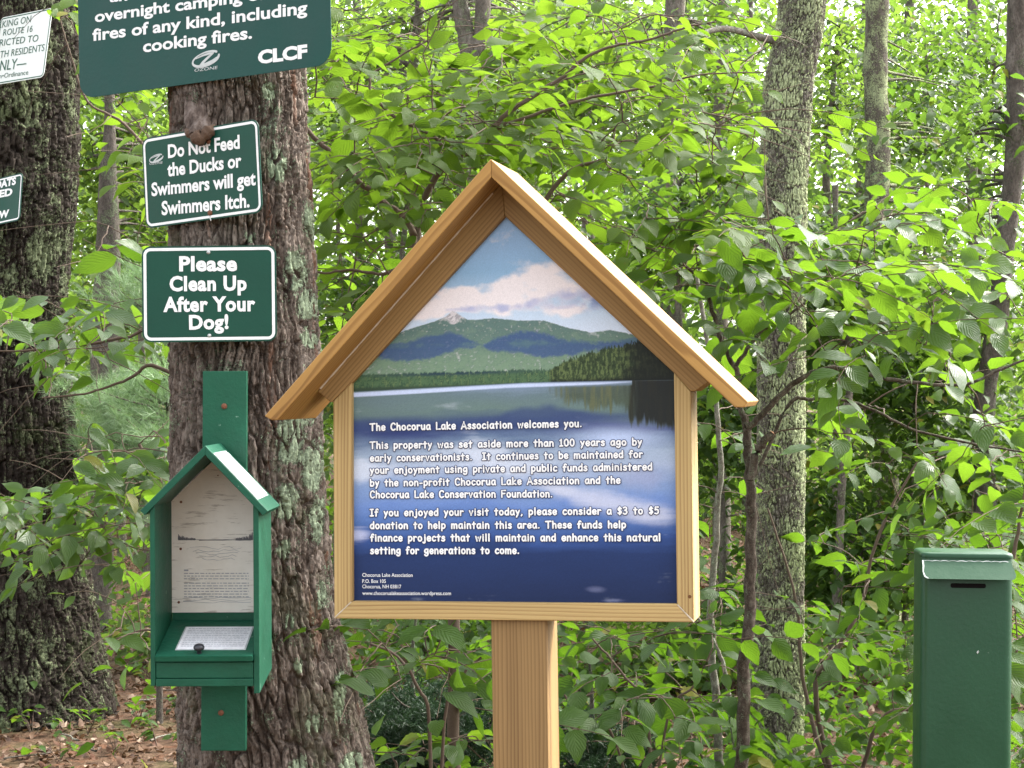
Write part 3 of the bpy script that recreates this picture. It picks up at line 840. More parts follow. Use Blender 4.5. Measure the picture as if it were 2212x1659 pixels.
    base = grad(Y + (ra - 0.5) * 12 + (rb - 0.5) * 40, [(826, (120, 138, 160)), (848, (98, 118, 124)), (880, (98, 120, 116)), (905, (72, 90, 112)), (925, (50, 64, 112)), (948, (98, 118, 146)), (980, (150, 166, 186)), (1010, (158, 172, 196)), (1050, (122, 146, 186)), (1085, (102, 130, 184)), (1125, (76, 106, 162)), (1165, (48, 74, 130)), (1195, (31, 50, 92)), (1300, (24, 38, 72))])
    c[:] = c * (1 - lk[..., None]) + base * lk[..., None]
    put(lk * bump2(860, 922, 120, 24) * 0.85, (44, 56, 104))
    put(lk * blob([(1040, 905, 922), (1120, 884, 928), (1200, 880, 925), (1280, 896, 915), (1330, 905, 908)], 9, (rc - .5) * 16) * 0.8, (54, 70, 112))
    band = np.interp(X, [750, 900, 1100, 1300, 1375, 1385], [849, 845, 838, 836, 833, 831])
    put(lk * sstep(0, 4, Y - wl_) * sstep(-1.5, 1.5, band - Y) * sstep(1388, 1370, X), (190, 204, 232))
    g = bump2(1010, 985, 220, 34) * .7 + bump2(1180, 1010, 160, 24) * .5 + bump2(800, 1012, 60, 28) * .8
    put(lk * sstep(0.3, 1.0, g + (rc - 0.5) * 1.3 + (ra - .5) * .4) * 0.8, (198, 206, 220))
    g = bump2(1340, 952, 90, 24); put(lk * g * 0.8, (190, 206, 238))
    g = bump2(1315, 1085, 110, 26, 0.22) + bump2(1210, 1055, 50, 12, .25) * .7 + bump2(1420, 1110, 60, 22) * .8
    put(lk * sstep(0.05, 1.15, g + (rc - 0.5) * 0.9 + (ra - .5) * .35) * sstep(0.06, 0.4, g) * 0.66, (206, 208, 220))
    g = bump2(1400, 1030, 90, 40); put(lk * sstep(0.3, 1.1, g + (rc - .5) * .8) * 0.6, (146, 152, 182))
    g = bump2(772, 1148, 40, 20); put(lk * sstep(0.3, 1.0, g + (ra - .5) * 0.6) * 0.85, (178, 184, 212))
    g = bump2(1290, 1268, 30, 10) + bump2(1330, 1292, 34, 5) * .7
    put(lk * sstep(0.4, 1.1, g + (rc - .5) * .8) * 0.5, (112, 118, 152))
    vs = fbm(X / 5, Y / 60, 3, 71)
    rd = np.interp(X, [1190, 1230, 1300, 1355, 1375, 1400, 1430, 1470], [838, 866, 884, 888, 912, 916, 924, 930]) + (vs - 0.5) * 44
    rm = lk * sstep(9, -9, Y - rd) * sstep(1190, 1250, X + (vs - .5) * 40) * sstep(836, 842, Y + (X > 1375) * 20)
    put(rm * 0.8, (68, 78, 58)); put(rm * sstep(0.45, 0.65, vs) * 0.6, (102, 106, 72)); put(rm * sstep(1345, 1390, X + (vs - .5) * 40) * .93, (27, 30, 31))
    c *= (0.92 + 0.16 * fine)[..., None]
    return c
PC = paint(X, Y)
PC = np.concatenate([PC * 1.06, np.ones(PC.shape[:2] + (1,))], -1)
idx = np.arange(NU * NV).reshape(NV, NU)
QF = np.stack([idx[:-1, :-1], idx[:-1, 1:], idx[1:, 1:], idx[1:, :-1]], -1).reshape(-1, 4)
PV = fk.o + UU.ravel()[:, None] * fk.U + VVV.ravel()[:, None] * fk.V + WP * fk.N
t = NT('poster_print')
at = t.new('ShaderNodeVertexColor', layer_name='print')
M_POSTER = t.done(t.bsdf(at.outputs['Color'], 0.5, 0.2, t.bump(t.noise(t.mapping((1, 1, 1)), 900, 2), 0.0001)))
poster = link('poster', mesh_np('poster', PV, QF, col=PC.reshape(-1, 4)), M_POSTER, kiosk)
ply = [(pu0 - 0.004, pv0 - 0.004), (pu1 + 0.004, pv0 - 0.004), (pu1 + 0.004, psr + 0.002), (pap[0], pap[1] + 0.003), (pu0 - 0.004, psl + 0.002)]
board('backing_sheet', ply, WP - 0.002, WP - 0.014, M_TRIM, np.array(ply[0]), np.array(ply[1]), bevel=0.0)
def z6(x, y): return (699.8 + x * 0.37037, 768.1 + y * 0.37037)
LINES = [('The Chocorua Lake Association welcomes you.', 270, 437, 1503, 415), ('This property was set aside more than 100 years ago by', 270, 543, 1853, 522),
 ('early conservationists.  It continues to be maintained for', 270, 617, 1857, 594), ('your enjoyment using private and public funds administered', 270, 688, 1913, 667),
 ('by the non-profit Chocorua Lake Association and the', 270, 762, 1727, 745), ('Chocorua Lake Conservation Foundation.', 270, 830, 1332, 825),
 ('If you enjoyed your visit today, please consider a $3 to $5', 270, 936, 1952, 923), ('donation to help maintain this area. These funds help', 270, 1010, 1760, 1005),
 ('finance projects that will maintain and enhance this natural', 272, 1082, 1962, 1080), ('setting for generations to come.', 272, 1156, 1138, 1155)]
Lw = Letters(fk, WP + 0.0022); Lb = Letters(fk, WP + 0.0008)
for s, x0, y0, x1, y1 in LINES:
    a, b = z6(x0, y0), z6(x1, y1)
    Lb.hand(s, a, b, 15.0, 0.0024)
    Lw.hand(s, a, b, 15.0, 0.00128)
M_OUTL = mat_plain('print_navy', (0.022, 0.035, 0.12), 0.5)
Lb.build('lettering_outline', M_OUTL, poster)
Lw.line('Chocorua Lake Association', z6(224, 1290), z6(517, 1291), 8.0, 0.006)
Lw.line('P.O. Box 105', z6(224, 1326), z6(361, 1326), 8.0, 0.006)
Lw.line('Chocorua, NH 03817', z6(224, 1357), z6(451, 1358), 8.0, 0.006)
Lw.line('www.chocorualakeassociation.wordpress.com', z6(224, 1396), z6(741, 1397), 8.0, 0.006)
Lw.build('lettering', M_WHITE, poster)

# ------------------------------------------------------------------ green leaflet box on its board
fb = Frame(P(442, 1250, 4.00), 0.8, 0, 0.3)
DB = 0.185                                  # depth of the box
box = thing('leaflet_box', tuple(fb.at(*fb.uv(484, 1622), -DB)), 'green gabled leaflet box on a board nailed to the signed trunk', 'leaflet box')
B = lambda x, y, w=0.0: fb.uv(x, y, w)
def z3(x, y): return (x * k, 1082.96 + y * k)
def z7(x, y): return (273.1 + x * 0.16977, 938.7 + y * 0.16977)
def panel(name, poly, w0, w1, mat, bevel=0.0012, parent=box):
    me = bm_mesh(name, bm_prism([tuple(p) for p in poly], w1, w0, bevel=bevel))
    return link(name, me, mat, parent, fb.mat())
wb = -DB - 0.001
q0, q1 = B(438, 802, wb), B(533.5, 985, wb)
q2 = B(434, 1622, wb)
q3 = B(530.5, 1622, wb)
panel('back_board', [q2, q3, (q1[0], q0[1]), q0], wb, wb - 0.02, M_PAINT)
ap = B(*z7(1008, 140)); le = B(*z7(180, 965)); re_ = B(*z7(1805, 972))
TR = 0.0135
d1 = (le - ap) / np.linalg.norm(le - ap); d2 = (re_ - ap) / np.linalg.norm(re_ - ap)
m1 = np.array([d1[1], -d1[0]]); m2 = np.array([d2[1], -d2[0]])
if m1[1] > 0: m1 = -m1
if m2[1] > 0: m2 = -m2
api = isect(ap + m1 * TR, d1, ap + m2 * TR, d2)
panel('roof_board', [ap, api, le + m1 * TR, le], 0.006, -DB, M_PAINT_WORN)
panel('roof_board', [ap, re_, re_ + m2 * TR, api], 0.0055, -DB, M_PAINT_WORN)
lx0, lx1 = B(324.4, 1300)[0], B(334.8, 1300)[0]
rx0, rx1 = B(547.6, 1300)[0], B(559.8, 1300)[0]
def under(p, d, x): return (p + d * ((x - p[0]) / d[0]))[1]
by = B(330, 1482)[1]; byr = B(553, 1498)[1]
panel('side_panel', [(lx0, by), (lx1, by), (lx1, under(api, d1, lx1) - 0.0005), (lx0, under(api, d1, lx0) - 0.0005)], 0.0, -DB, M_PAINT)
sp_ = panel('side_panel', [(rx0, byr), (rx1, byr), (rx1, under(api, d2, rx1) - 0.0005), (rx0, under(api, d2, rx0) - 0.0005)], 0.0, -DB, M_PAINT)
# the foot of the right side is sawn off on a slant towards the back
for vtx in sp_.data.vertices:
    if vtx.co.y < byr + 0.01: vtx.co.y += 0.024 * max(0.0, -vtx.co.z) / DB
# weathered display sheet inside
wd = -DB + 0.004
t = NT('weathered_board')
vv_ = t.mapping((1, 1, 1)); vs_ = t.mapping((6, 45, 1))
n = t.noise(vs_, 3.0, 6, 0.65); n2 = t.noise(vv_, 14, 5, 0.6)
c = t.mix(t.ramp(n2, [(0.3, 0.0), (0.7, 1.0)]), (0.70, 0.66, 0.58), (0.82, 0.79, 0.72))
c = t.mix(t.ramp(n, [(0.58, 0.0), (0.66, 0.55)]), c, (0.24, 0.20, 0.16))
M_DISP = t.done(t.bsdf(c, 0.6, 0.3, t.bump(n, 0.0004)))
sl0 = lx1 + 0.0005; sr0 = rx0 - 0.0005
sb = B(*z3(1080, 692), wd)[1]
disp = panel('display_board', [(sl0, sb), (sr0, sb), (sr0, under(api, d2, sr0) - 0.002), (api[0], api[1] - 0.004), (sl0, under(api, d1, sl0) - 0.002)], wd, -DB, M_DISP, 0.0)
Ld = Letters(fb, wd + 0.0006)
rng = random.Random(5)
def smudge(x0, x1, y, amp=4, hw=0.0005):
    pts = [Ld.fr.uv(*z3(x0 + (x1 - x0) * t_ / 9.0, y + rng.uniform(-amp, amp)), Ld.w) for t_ in range(10)]
    Ld.stroke(np.array(pts), np.array([rng.uniform(0.3, 1.0) * hw for _ in range(10)]), 0.0002)
smudge(1150, 1570, 238, 2, 0.0010); smudge(1240, 1560, 242, 1, 0.0008)
for i in range(26):                        # a faded tree line on the sheet
    x = 1110 + i * 8 if i < 14 else 1570 - (i - 14) * 9
    h = 36 * math.exp(-(i % 14) / 5.0) + 4
    p = np.array([Ld.fr.uv(*z3(x + rng.uniform(-3, 3), 236), Ld.w), Ld.fr.uv(*z3(x, 236 - h * rng.uniform(0.6, 1.1)), Ld.w)])
    Ld.stroke(p, np.array([0.0022, 0.0006]), 0.0002)
Ld.build('faded_print', M_PRINTD, disp)
Lp = Letters(fb, wd + 0.0006)
Ld = Lp
for i in range(5):
    smudge(1180 + i * 20, 1500 - i * 10, 290 + i * 17, 9, 0.0005)
for i in range(9):                         # rows of small print
    y = 448 + i * 17 + (10 if i > 2 else 0)
    x = 1145
    while x < 1545:
        w_ = rng.uniform(10, 34)
        Lp.quad([z3(x, y + 2.6), z3(min(x + w_, 1548), y + 2.6), z3(min(x + w_, 1548), y - 2.6), z3(x, y - 2.6)])
        x += w_ + 7
    if i == 0:
        Lp.quad([z3(1145, y - 14), z3(1172, y - 14), z3(1172, y - 24), z3(1145, y - 24)])
for i in range(3): smudge(1140, 1560, 600 + i * 14, 6, 0.0006)
Lp.build('faded_print', M_PRINT, disp)
for q in (z7(695, 858), z7(690, 1455), z3(1112, 628), z7(1165, 520)):
    u, v = B(*q, wd)
    disc_head('nail', fb, u, v, wd, 0.0028 if q[0] < 440 else 0.0015, 0.002, M_RUST, box)
panel('back_panel', [(sl0, by + 0.01), (sr0, by + 0.01), (sr0, sb - 0.0005), (sl0, sb - 0.0005)], wd - 0.002, -DB, M_PAINT, 0.0)
# sloping lid with its notice, front panels and shelf
lf = B(*z3(970, 965), 0.012)[1]; lb_ = B(*z3(1070, 738), wd)[1]
lw0, lw1 = 0.012, -DB + 0.006
def lid_at(u, t, h):                       # t: 0 front .. 1 back, h above the lid face
    w = lw0 + (lw1 - lw0) * t; v = lf + (lb_ - lf) * t
    nn = np.array([(lw0 - lw1), (lb_ - lf)]); nn = nn / np.linalg.norm(nn)   # (v, w) normal
    return fb.at(u, v + nn[0] * h, w + nn[1] * h)
def lid_slab(name, u0, u1, t0, t1, h0, h1, mat, parent, bevel=0.001):
    bm = bmesh.new()
    vs = [bm.verts.new(tuple(lid_at(u, t_, h))) for h in (h0, h1) for u, t_ in ((u0, t0), (u1, t0), (u1, t1), (u0, t1))]
    for f in ((0, 1, 2, 3), (4, 5, 6, 7), (0, 1, 5, 4), (1, 2, 6, 5), (2, 3, 7, 6), (3, 0, 4, 7)):
        bm.faces.new([vs[i] for i in f])
    bmesh.ops.recalc_face_normals(bm, faces=bm.faces[:])
    if bevel: bmesh.ops.bevel(bm, geom=bm.edges[:], offset=bevel, segments=2, affect='EDGES')
    return link(name, bm_mesh(name, bm), mat, parent)
lid = lid_slab('lid', lx1 + 0.001, rx0 - 0.001, 0, 1, -0.012, 0.0, M_PAINT_WORN, box)
cu0 = B(*z3(1075, 900), 0)[0] + 0.004; cu1 = B(*z3(1510, 900), 0)[0]
lid_slab('notice_sleeve', cu0 - 0.003, cu1 + 0.003, 0.16, 0.80, 0.0003, 0.0009, M_FOIL, lid, 0)
lid_slab('notice', cu0, cu1, 0.18, 0.78, 0.0011, 0.0016, M_PAPER, lid, 0)
Vn, Fn = [], []
for i in range(11):
    t_ = 0.72 - i * 0.048
    u = cu0 + 0.006
    while u < cu1 - 0.006:
        w_ = rng.uniform(0.003, 0.009); e = min(u + w_, cu1 - 0.004)
        b_ = len(Vn)
        Vn += [tuple(lid_at(a_, tt, 0.0019)) for a_, tt in ((u, t_), (e, t_), (e, t_ + 0.018), (u, t_ + 0.018))]
        Fn.append((b_, b_ + 1, b_ + 2, b_ + 3)); u = e + 0.0018
me = bpy.data.meshes.new('print'); me.from_pydata(Vn, [], Fn); me.update()
M_PRINTL = mat_plain('print_pale', (0.50, 0.51, 0.55), 0.7)
link('print', me, M_PRINTL, lid)
# knob
kc = lid_at(B(*z3(1238, 935), 0.0)[0], 0.08, 0.0)
V, F = [], []
prof = [(0.005, 0), (0.0045, 0.006), (0.010, 0.009), (0.0115, 0.013), (0.009, 0.018), (0.003, 0.020)]
kn = lid_at(0, 0.08, 1.0) - lid_at(0, 0.08, 0.0)
ku = fb.U; kv = np.cross(kn, ku)
for r_, h_ in prof:
    V += [tuple(kc + kn * h_ + ku * r_ * math.cos(a_) + kv * r_ * math.sin(a_)) for a_ in np.linspace(0, 2 * math.pi, 18, endpoint=False)]
for i in range(len(prof) - 1):
    F += [(i * 18 + j, i * 18 + (j + 1) % 18, (i + 1) * 18 + (j + 1) % 18, (i + 1) * 18 + j) for j in range(18)]
F.append(tuple(range(5 * 18, 6 * 18)))
me = bpy.data.meshes.new('knob'); me.from_pydata(V, [], F); me.update()
for p in me.polygons: p.use_smooth = True
link('knob', me, M_KNOB, lid)
fy0, fy1, fym = B(*z3(980, 1152), 0)[1], B(*z3(980, 1000), 0)[1], B(*z3(980, 1102), 0)[1]
panel('front_panel', [(lx1 + 0.001, fym), (rx0 - 0.001, fym), (rx0 - 0.001, fy1 - 0.001), (lx1 + 0.001, fy1 - 0.001)], -0.002, -0.014, M_PAINT)
panel('bottom_board', [(lx1 + 0.001, fy0), (rx0 - 0.001, fy0), (rx0 - 0.001, fym - 0.001), (lx1 + 0.001, fym - 0.001)], 0.0015, -DB, M_PAINT)
for q in ((484.5, 877.5), (477.5, 1539.5)):
    u, v = B(*q, wb)
    disc_head('bolt', fb, u, v, wb, 0.0062, 0.006, M_RUST, box)
# notice in a sleeve, taped along the right slope of the roof
def roof_quad(name, s0, s1, w0, w1, h, mat, parent):
    n_ = -m2
    c4 = [fb.at(*(ap + d2 * s + n_ * h), w) for s, w in ((s0, w0), (s1, w0), (s1, w1), (s0, w1))]
    c4 += [fb.at(*(ap + d2 * s + n_ * (h + 0.0006)), w) for s, w in ((s0, w0), (s1, w0), (s1, w1), (s0, w1))]
    me = bpy.data.meshes.new(name)
    me.from_pydata([tuple(x) for x in c4], [], [(0, 3, 2, 1), (4, 5, 6, 7), (0, 1, 5, 4), (1, 2, 6, 5), (2, 3, 7, 6), (3, 0, 4, 7)]); me.update()
    return link(name, me, mat, parent)
SLn = np.linalg.norm(re_ - ap)
roof_quad('notice_sleeve', SLn * 0.12, SLn * 0.83, 0.003, -DB + 0.03, 0.0006, M_FOIL, box)
roof_quad('notice', SLn * 0.16, SLn * 0.80, 0.000, -DB + 0.034, 0.0016, M_PAPER, box)
Vn, Fn = [], []
for i in range(12):
    s_ = SLn * (0.24 + 0.045 * i)
    if i in (1, 9): continue
    w_a, w_b = -0.02 - (i % 3) * 0.008, -DB + 0.06 + (i % 4) * 0.01
    b_ = len(Vn)
    Vn += [tuple(fb.at(*(ap + d2 * (s_ + ds) - m2 * 0.0026), w)) for ds, w in ((0, w_a), (0.0016, w_a), (0.0016, w_b), (0, w_b))]
    Fn.append((b_, b_ + 1, b_ + 2, b_ + 3))
me = bpy.data.meshes.new('print'); me.from_pydata(Vn, [], Fn); me.update()
link('print', me, M_PRINTL, box)

# ------------------------------------------------------------------ green steel donation box
fd = Frame(P(2092, 1400, 3.60), 3.5, 0, -0.5)
Dm = lambda x, y, w=0.0: fd.uv(x, y, w)
def z8(x, y): return (1443.9 + x * k, 1082.96 + y * k)
du0, du1 = Dm(*z8(1574, 800))[0], Dm(*z8(2146, 800))[0]
dtop = Dm(*z8(1800, 322))[1]
DD = 0.115
dbx = thing('donation_box', (fd.at((du0 + du1) / 2, 0)[0], 3.6 + DD / 2, 0.0), 'tall green steel donation box with a hooded slot', 'donation box')
def foot(e, r=0.016): return round_rect(du0 - e, -DD - e, du1 + e, 0.0 + e, r, 6)
def tower(name, foot_, v0, v1, mat, parent, bev):
    bm = bmesh.new()
    a = [bm.verts.new((p[0], v0, p[1])) for p in foot_]; b = [bm.verts.new((p[0], v1, p[1])) for p in foot_]
    n_ = len(foot_)
    bm.faces.new(a); bm.faces.new(b[::-1])
    for i in range(n_): bm.faces.new((a[i], a[(i + 1) % n_], b[(i + 1) % n_], b[i]))
    bmesh.ops.recalc_face_normals(bm, faces=bm.faces[:])
    te = [e for e in bm.edges if all(v_ in b for v_ in e.verts)]
    bmesh.ops.bevel(bm, geom=te, offset=bev, segments=4, affect='EDGES', profile=0.5)
    me = bm_mesh(name, bm, True)
    o = link(name, me, mat, parent, fd.mat())
    try: me.set_sharp_from_angle(angle=R(50))
    except Exception: pass
    return o
foot_v = (0.0 - fd.o[2]) / fd.V[2]
hood_v = Dm(*z8(1850, 362))[1]
tower('body', foot(0.0), foot_v, hood_v + 0.002, M_METAL, dbx, 0.0005)
tower('cap', foot(0.0012, 0.017), hood_v + 0.0025, dtop, M_METAL, dbx, 0.006)
# hood: a bent flap with rounded lower corners and a raw front edge
ht0, ht1 = Dm(*z8(1578, 368), 0.0)[0], Dm(*z8(2126, 372), 0.0)[0]
hb0, hb1 = Dm(*z8(1584, 484), 0.03)[0], Dm(*z8(2166, 486), 0.03)[0]
hv1 = hood_v - 0.001; hv0 = Dm(*z8(1880, 484), 0.03)[1]
def hood_pts():
    o = [(ht0, hv1, 0.0012), (ht1, hv1, 0.0012)]
    r_ = 0.009
    for a_ in np.linspace(0, 90, 6): o.append((hb1 - r_ + r_ * math.cos(R(a_)), hv0 + r_ - r_ * math.sin(R(a_)), None))
    for a_ in np.linspace(90, 180, 6): o.append((hb0 + r_ + r_ * math.cos(R(a_)), hv0 + r_ - r_ * math.sin(R(a_)), None))
    return [(p[0], p[1], 0.0012 + 0.034 * (hv1 - p[1]) / (hv1 - hv0)) for p in o]
hp = hood_pts(); n_ = len(hp)
bm = bmesh.new()
a = [bm.verts.new(p) for p in hp]; b = [bm.verts.new((p[0], p[1] - 0.0006, p[2] - 0.0026)) for p in hp]
bm.faces.new(a); bm.faces.new(b[::-1])
for i in range(n_): bm.faces.new((a[i], b[i], b[(i + 1) % n_], a[(i + 1) % n_]))
hood = link('hood', bm_mesh('hood', bm), M_METAL, dbx, fd.mat())
Lh = Letters(fd, 0.0)
def hoodline(pts, hw):
    V_ = []
    for (u_, v_) in pts:
        w_ = 0.0012 + 0.034 * (hv1 - v_) / (hv1 - hv0)
        V_.append((u_, v_, w_ + 0.0007))
    F_ = []; VV = []
    for i, p_ in enumerate(V_):
        h_ = hw * (0.5 + rng.random())
        q_ = V_[min(i + 1, len(V_) - 1)]; q0_ = V_[max(i - 1, 0)]
        tx, ty = q_[0] - q0_[0], q_[1] - q0_[1]; m_ = math.hypot(tx, ty)
        nx, ny = -ty / m_, tx / m_
        VV += [(p_[0] + nx * h_, p_[1] + ny * h_, p_[2] - ny * h_ * 0.6), (p_[0] - nx * h_, p_[1] - ny * h_, p_[2] + ny * h_ * 0.6)]
        if i: F_.append((2 * i - 2, 2 * i - 1, 2 * i + 1, 2 * i))
    Lh.add(VV, F_)
hoodline([(ht0 + 0.0008, hv1 - 0.001), (ht0 + 0.0009, hv1 - 0.01), (hb0 + 0.0012, hv0 + 0.012), (hb0 + 0.0035, hv0 + 0.004), (hb0 + 0.009, hv0 + 0.0012)], 0.0011)
hoodline([(ht0 + 0.002 + (ht1 - ht0 - 0.006) * i / 30, hv1 - 0.0012 - 0.001 * (i % 3 == 0)) for i in range(31)], 0.0005)
#hoodline([(hb0 + 0.012 + (hb1 - hb0 - 0.02) * i / 30, hv0 + 0.0008) for i in range(31)], 0.0003)
Lh.build('worn_edge', M_CHIP, hood)
sl = [Dm(*z8(x, y), 0.0) for x, y in ((1755, 512), (1975, 509), (1975, 538), (1755, 541))]
su0, su1, sv0, sv1 = sl[0][0], sl[1][0], (sl[2][1] + sl[3][1]) / 2, (sl[0][1] + sl[1][1]) / 2
me = bm_mesh('slot', bm_prism(round_rect(su0, sv0, su1, sv1, (sv1 - sv0) * 0.42), -0.004, 0.0006))
link('slot', me, M_SLOT, dbx, fd.mat())
Ls = Letters(fd, 0.0012)
for a_, l_ in ((20, 0.0022), (75, 0.0036), (130, 0.002), (200, 0.0024), (265, 0.003), (320, 0.0016)):
    c_ = Dm(*z8(1924, 938))
    Ls.stroke(np.array([c_, c_ + np.array([math.cos(R(a_)), math.sin(R(a_))]) * l_]), np.array([0.0009, 0.0003]), 0.0002)
Ls.build('scratch_mark', M_CHIP, dbx)

# ------------------------------------------------------------------ ground and leaf litter
RNG = np.random.default_rng(11)
def ground_z(x, y):
    return 0.05 * (fbm(x * 0.5 + 40, y * 0.5 + 40, 3, 3) - 0.5) + 0.012 * (fbm(x * 4 + 9, y * 4, 3, 8) - 0.5)
gx = np.concatenate([np.linspace(-120, -9, 24), np.linspace(-8.5, 8.5, 200), np.linspace(9, 120, 24)])
gy = np.concatenate([np.linspace(-30, 1.5, 12), np.linspace(2, 22, 240), np.linspace(23, 220, 40)])
GX, GY = np.meshgrid(gx, gy)
gi = np.arange(GX.size).reshape(GX.shape)
GF = np.stack([gi[:-1, :-1], gi[:-1, 1:], gi[1:, 1:], gi[1:, :-1]], -1).reshape(-1, 4)
t = NT('forest_floor')
v = t.mapping((1, 1, 1))
n1 = t.noise(v, 1.3, 5, 0.6); n2 = t.noise(v, 26, 6, 0.7); n3 = t.noise(v, 9, 5, 0.65)
c = t.ramp(n2, [(0.3, (0.040, 0.023, 0.014)), (0.5, (0.085, 0.050, 0.030)), (0.7, (0.16, 0.105, 0.07))])
c = t.mix(t.ramp(n3, [(0.52, 0.0), (0.62, 0.5)]), c, (0.15, 0.062, 0.032))
c = t.mix(t.ramp(n1, [(0.5, 0.0), (0.62, 0.45)]), c, (0.07, 0.085, 0.028))
M_FLOOR = t.done(t.bsdf(c, 0.9, 0.15, t.bump(n2, 0.02)))
gr = link('ground', mesh_np('ground', np.stack([GX, GY, ground_z(GX, GY)], -1).reshape(-1, 3), GF, True), M_FLOOR)
tag(gr, kind='structure')

def unit(a): return a / np.maximum(np.linalg.norm(a, axis=-1, keepdims=True), 1e-9)
def template(ratio=0.6, nseg=8, tip=1.0, fold=0.25, droop=0.25, serr=0.03, wave=0.03, peak=0.75, seed=0):
    r = np.random.default_rng(seed)
    tt = np.linspace(0, 1, nseg + 1)
    w = 0.5 * ratio * np.sin(np.pi * tt ** peak) ** 0.85 * np.where(tt > 0.75, 1 - (tt - 0.75) * 0.5 * tip, 1.0)
    w[0] = 0.012; w[-1] = 0.004
    sg = np.where(np.arange(nseg + 1) % 2 == 0, -serr, serr); sg[0] = sg[-1] = 0
    V, UV = [], []
    ph = r.uniform(0, 6)
    for s in (-1, 0, 1):
        for i, q in enumerate(tt):
            ww = (w[i] + sg[i] * ratio) if s else 0.0
            z = -droop * q * q + fold * abs(s) * ww + (wave * math.sin(6 * q + ph + s) * abs(s))
            V.append((s * ww, q - (0.05 * abs(s) if 0 < i < nseg else 0) * 0.5, z)); UV.append((s, q))
    k = nseg + 1
    F = []
    for i in range(nseg):
        F.append((i, k + i, k + i + 1, i + 1)); F.append((k + i, 2 * k + i, 2 * k + i + 1, k + i + 1))
    return np.array(V), np.array(F), np.array(UV)
T_NEAR = [template(0.60, 8, 1.15, f, d, 0.022, 0.03, 0.78, i) for i, (f, d) in enumerate(((0.25, 0.12), (0.12, 0.3), (0.4, 0.2), (0.05, 0.42), (0.3, 0.0)))]
T_LEFT = [template(0.54, 7, 1.3, f, d, 0.012, 0.02, 0.85, i) for i, (f, d) in enumerate(((0.25, 0.15), (0.15, 0.35), (0.45, 0.25)))]
T_FAR = [template(0.58, 3, 1.0, f, d, 0.0, 0.02, 0.8, i) for i, (f, d) in enumerate(((0.3, 0.1), (0.2, 0.35), (0.45, 0.2)))]
T_LIT = [template(0.55, 4, 1.0, f, d, 0.03, 0.12, 0.85, i) for i, (f, d) in enumerate(((0.5, 0.3), (-0.4, -0.3), (0.2, 0.45)))]

def leaves_mesh(name, pos, dr, nr, ln, temps, seed=0):
    """every leaf a small folded blade; one mesh"""
    pos, dr, nr, ln = map(np.asarray, (pos, dr, nr, ln))
    d = unit(dr); x = unit(np.cross(d, nr)); z = np.cross(x, d)
    pick = np.random.default_rng(seed).integers(0, len(temps), len(pos))
    Vs, Fs, Us, b = [], [], [], 0
    for ti, (TV, TF, TU) in enumerate(temps):
        m = pick == ti
        k = int(m.sum())
        if not k: continue
        M = np.stack([x[m], d[m], z[m]], 1) * ln[m][:, None, None]
        V = np.einsum('vk,nkc->nvc', TV, M) + pos[m][:, None, :]
        F = TF[None] + (np.arange(k) * len(TV))[:, None, None] + b
        Vs.append(V.reshape(-1, 3)); Fs.append(F.reshape(-1, 4)); Us.append(np.tile(TU, (k, 1)))
        b += k * len(TV)
    return mesh_np(name, np.concatenate(Vs), np.concatenate(Fs), True, np.concatenate(Us))
def tubes_mesh(name, tubes, sides=6, cap=True):
    Vs, Fs, b = [], [], 0
    for pts, rad in tubes:
        pts = np.asarray(pts, float); k = len(pts)
        rad = np.broadcast_to(np.asarray(rad, float), (k,))
        T = unit(np.gradient(pts, axis=0))
        ref = np.where(np.abs(T[:, 2:3]) > 0.9, np.array([[1.0, 0, 0]]), np.array([[0, 0, 1.0]]))
        a = unit(np.cross(T, ref)); c = np.cross(T, a)
        an = np.linspace(0, 2 * np.pi, sides, endpoint=False)
        V = pts[:, None] + rad[:, None, None] * (np.cos(an)[None, :, None] * a[:, None] + np.sin(an)[None, :, None] * c[:, None])
        i = np.arange(k - 1)[:, None]; j = np.arange(sides)[None]
        F = np.stack([i * sides + j, i * sides + (j + 1) % sides, (i + 1) * sides + (j + 1) % sides, (i + 1) * sides + j], -1).reshape(-1, 4) + b
        Vs.append(V.reshape(-1, 3)); Fs.append(F); b += k * sides
    return mesh_np(name, np.concatenate(Vs), np.concatenate(Fs), True)

M_LITTER = mat_leaf('dry_leaves', [(0.095, 0.050, 0.028), (0.15, 0.098, 0.064), (0.070, 0.027, 0.015), (0.115, 0.065, 0.040), (0.30, 0.22, 0.16), (0.045, 0.024, 0.016)], (0.2, 0.1, 0.04), 0.12, 0.7, 0.2, veins=False, yellow=0.0)
NL = 26000
ly = 6.0 + 15.0 * RNG.random(NL) ** 1.15
lx = (RNG.random(NL) * 2 - 1) * (ly * 0.30 + 0.4)
lz = ground_z(lx, ly) + 0.004 + 0.018 * RNG.random(NL)
th = RNG.random(NL) * 2 * np.pi
ldr = np.stack([np.cos(th), np.sin(th), RNG.normal(0, 0.18, NL)], -1)
lnr = np.stack([RNG.normal(0, 0.35, NL), RNG.normal(0, 0.35, NL), np.ones(NL)], -1)
lit = link('leaf_litter', leaves_mesh('leaf_litter', np.stack([lx, ly, lz], -1), ldr, lnr, RNG.uniform(0.022, 0.056, NL), T_LIT, 3), M_LITTER)
tag(lit, 'dry brown leaves strewn over the forest floor', 'leaf litter', kind='stuff')

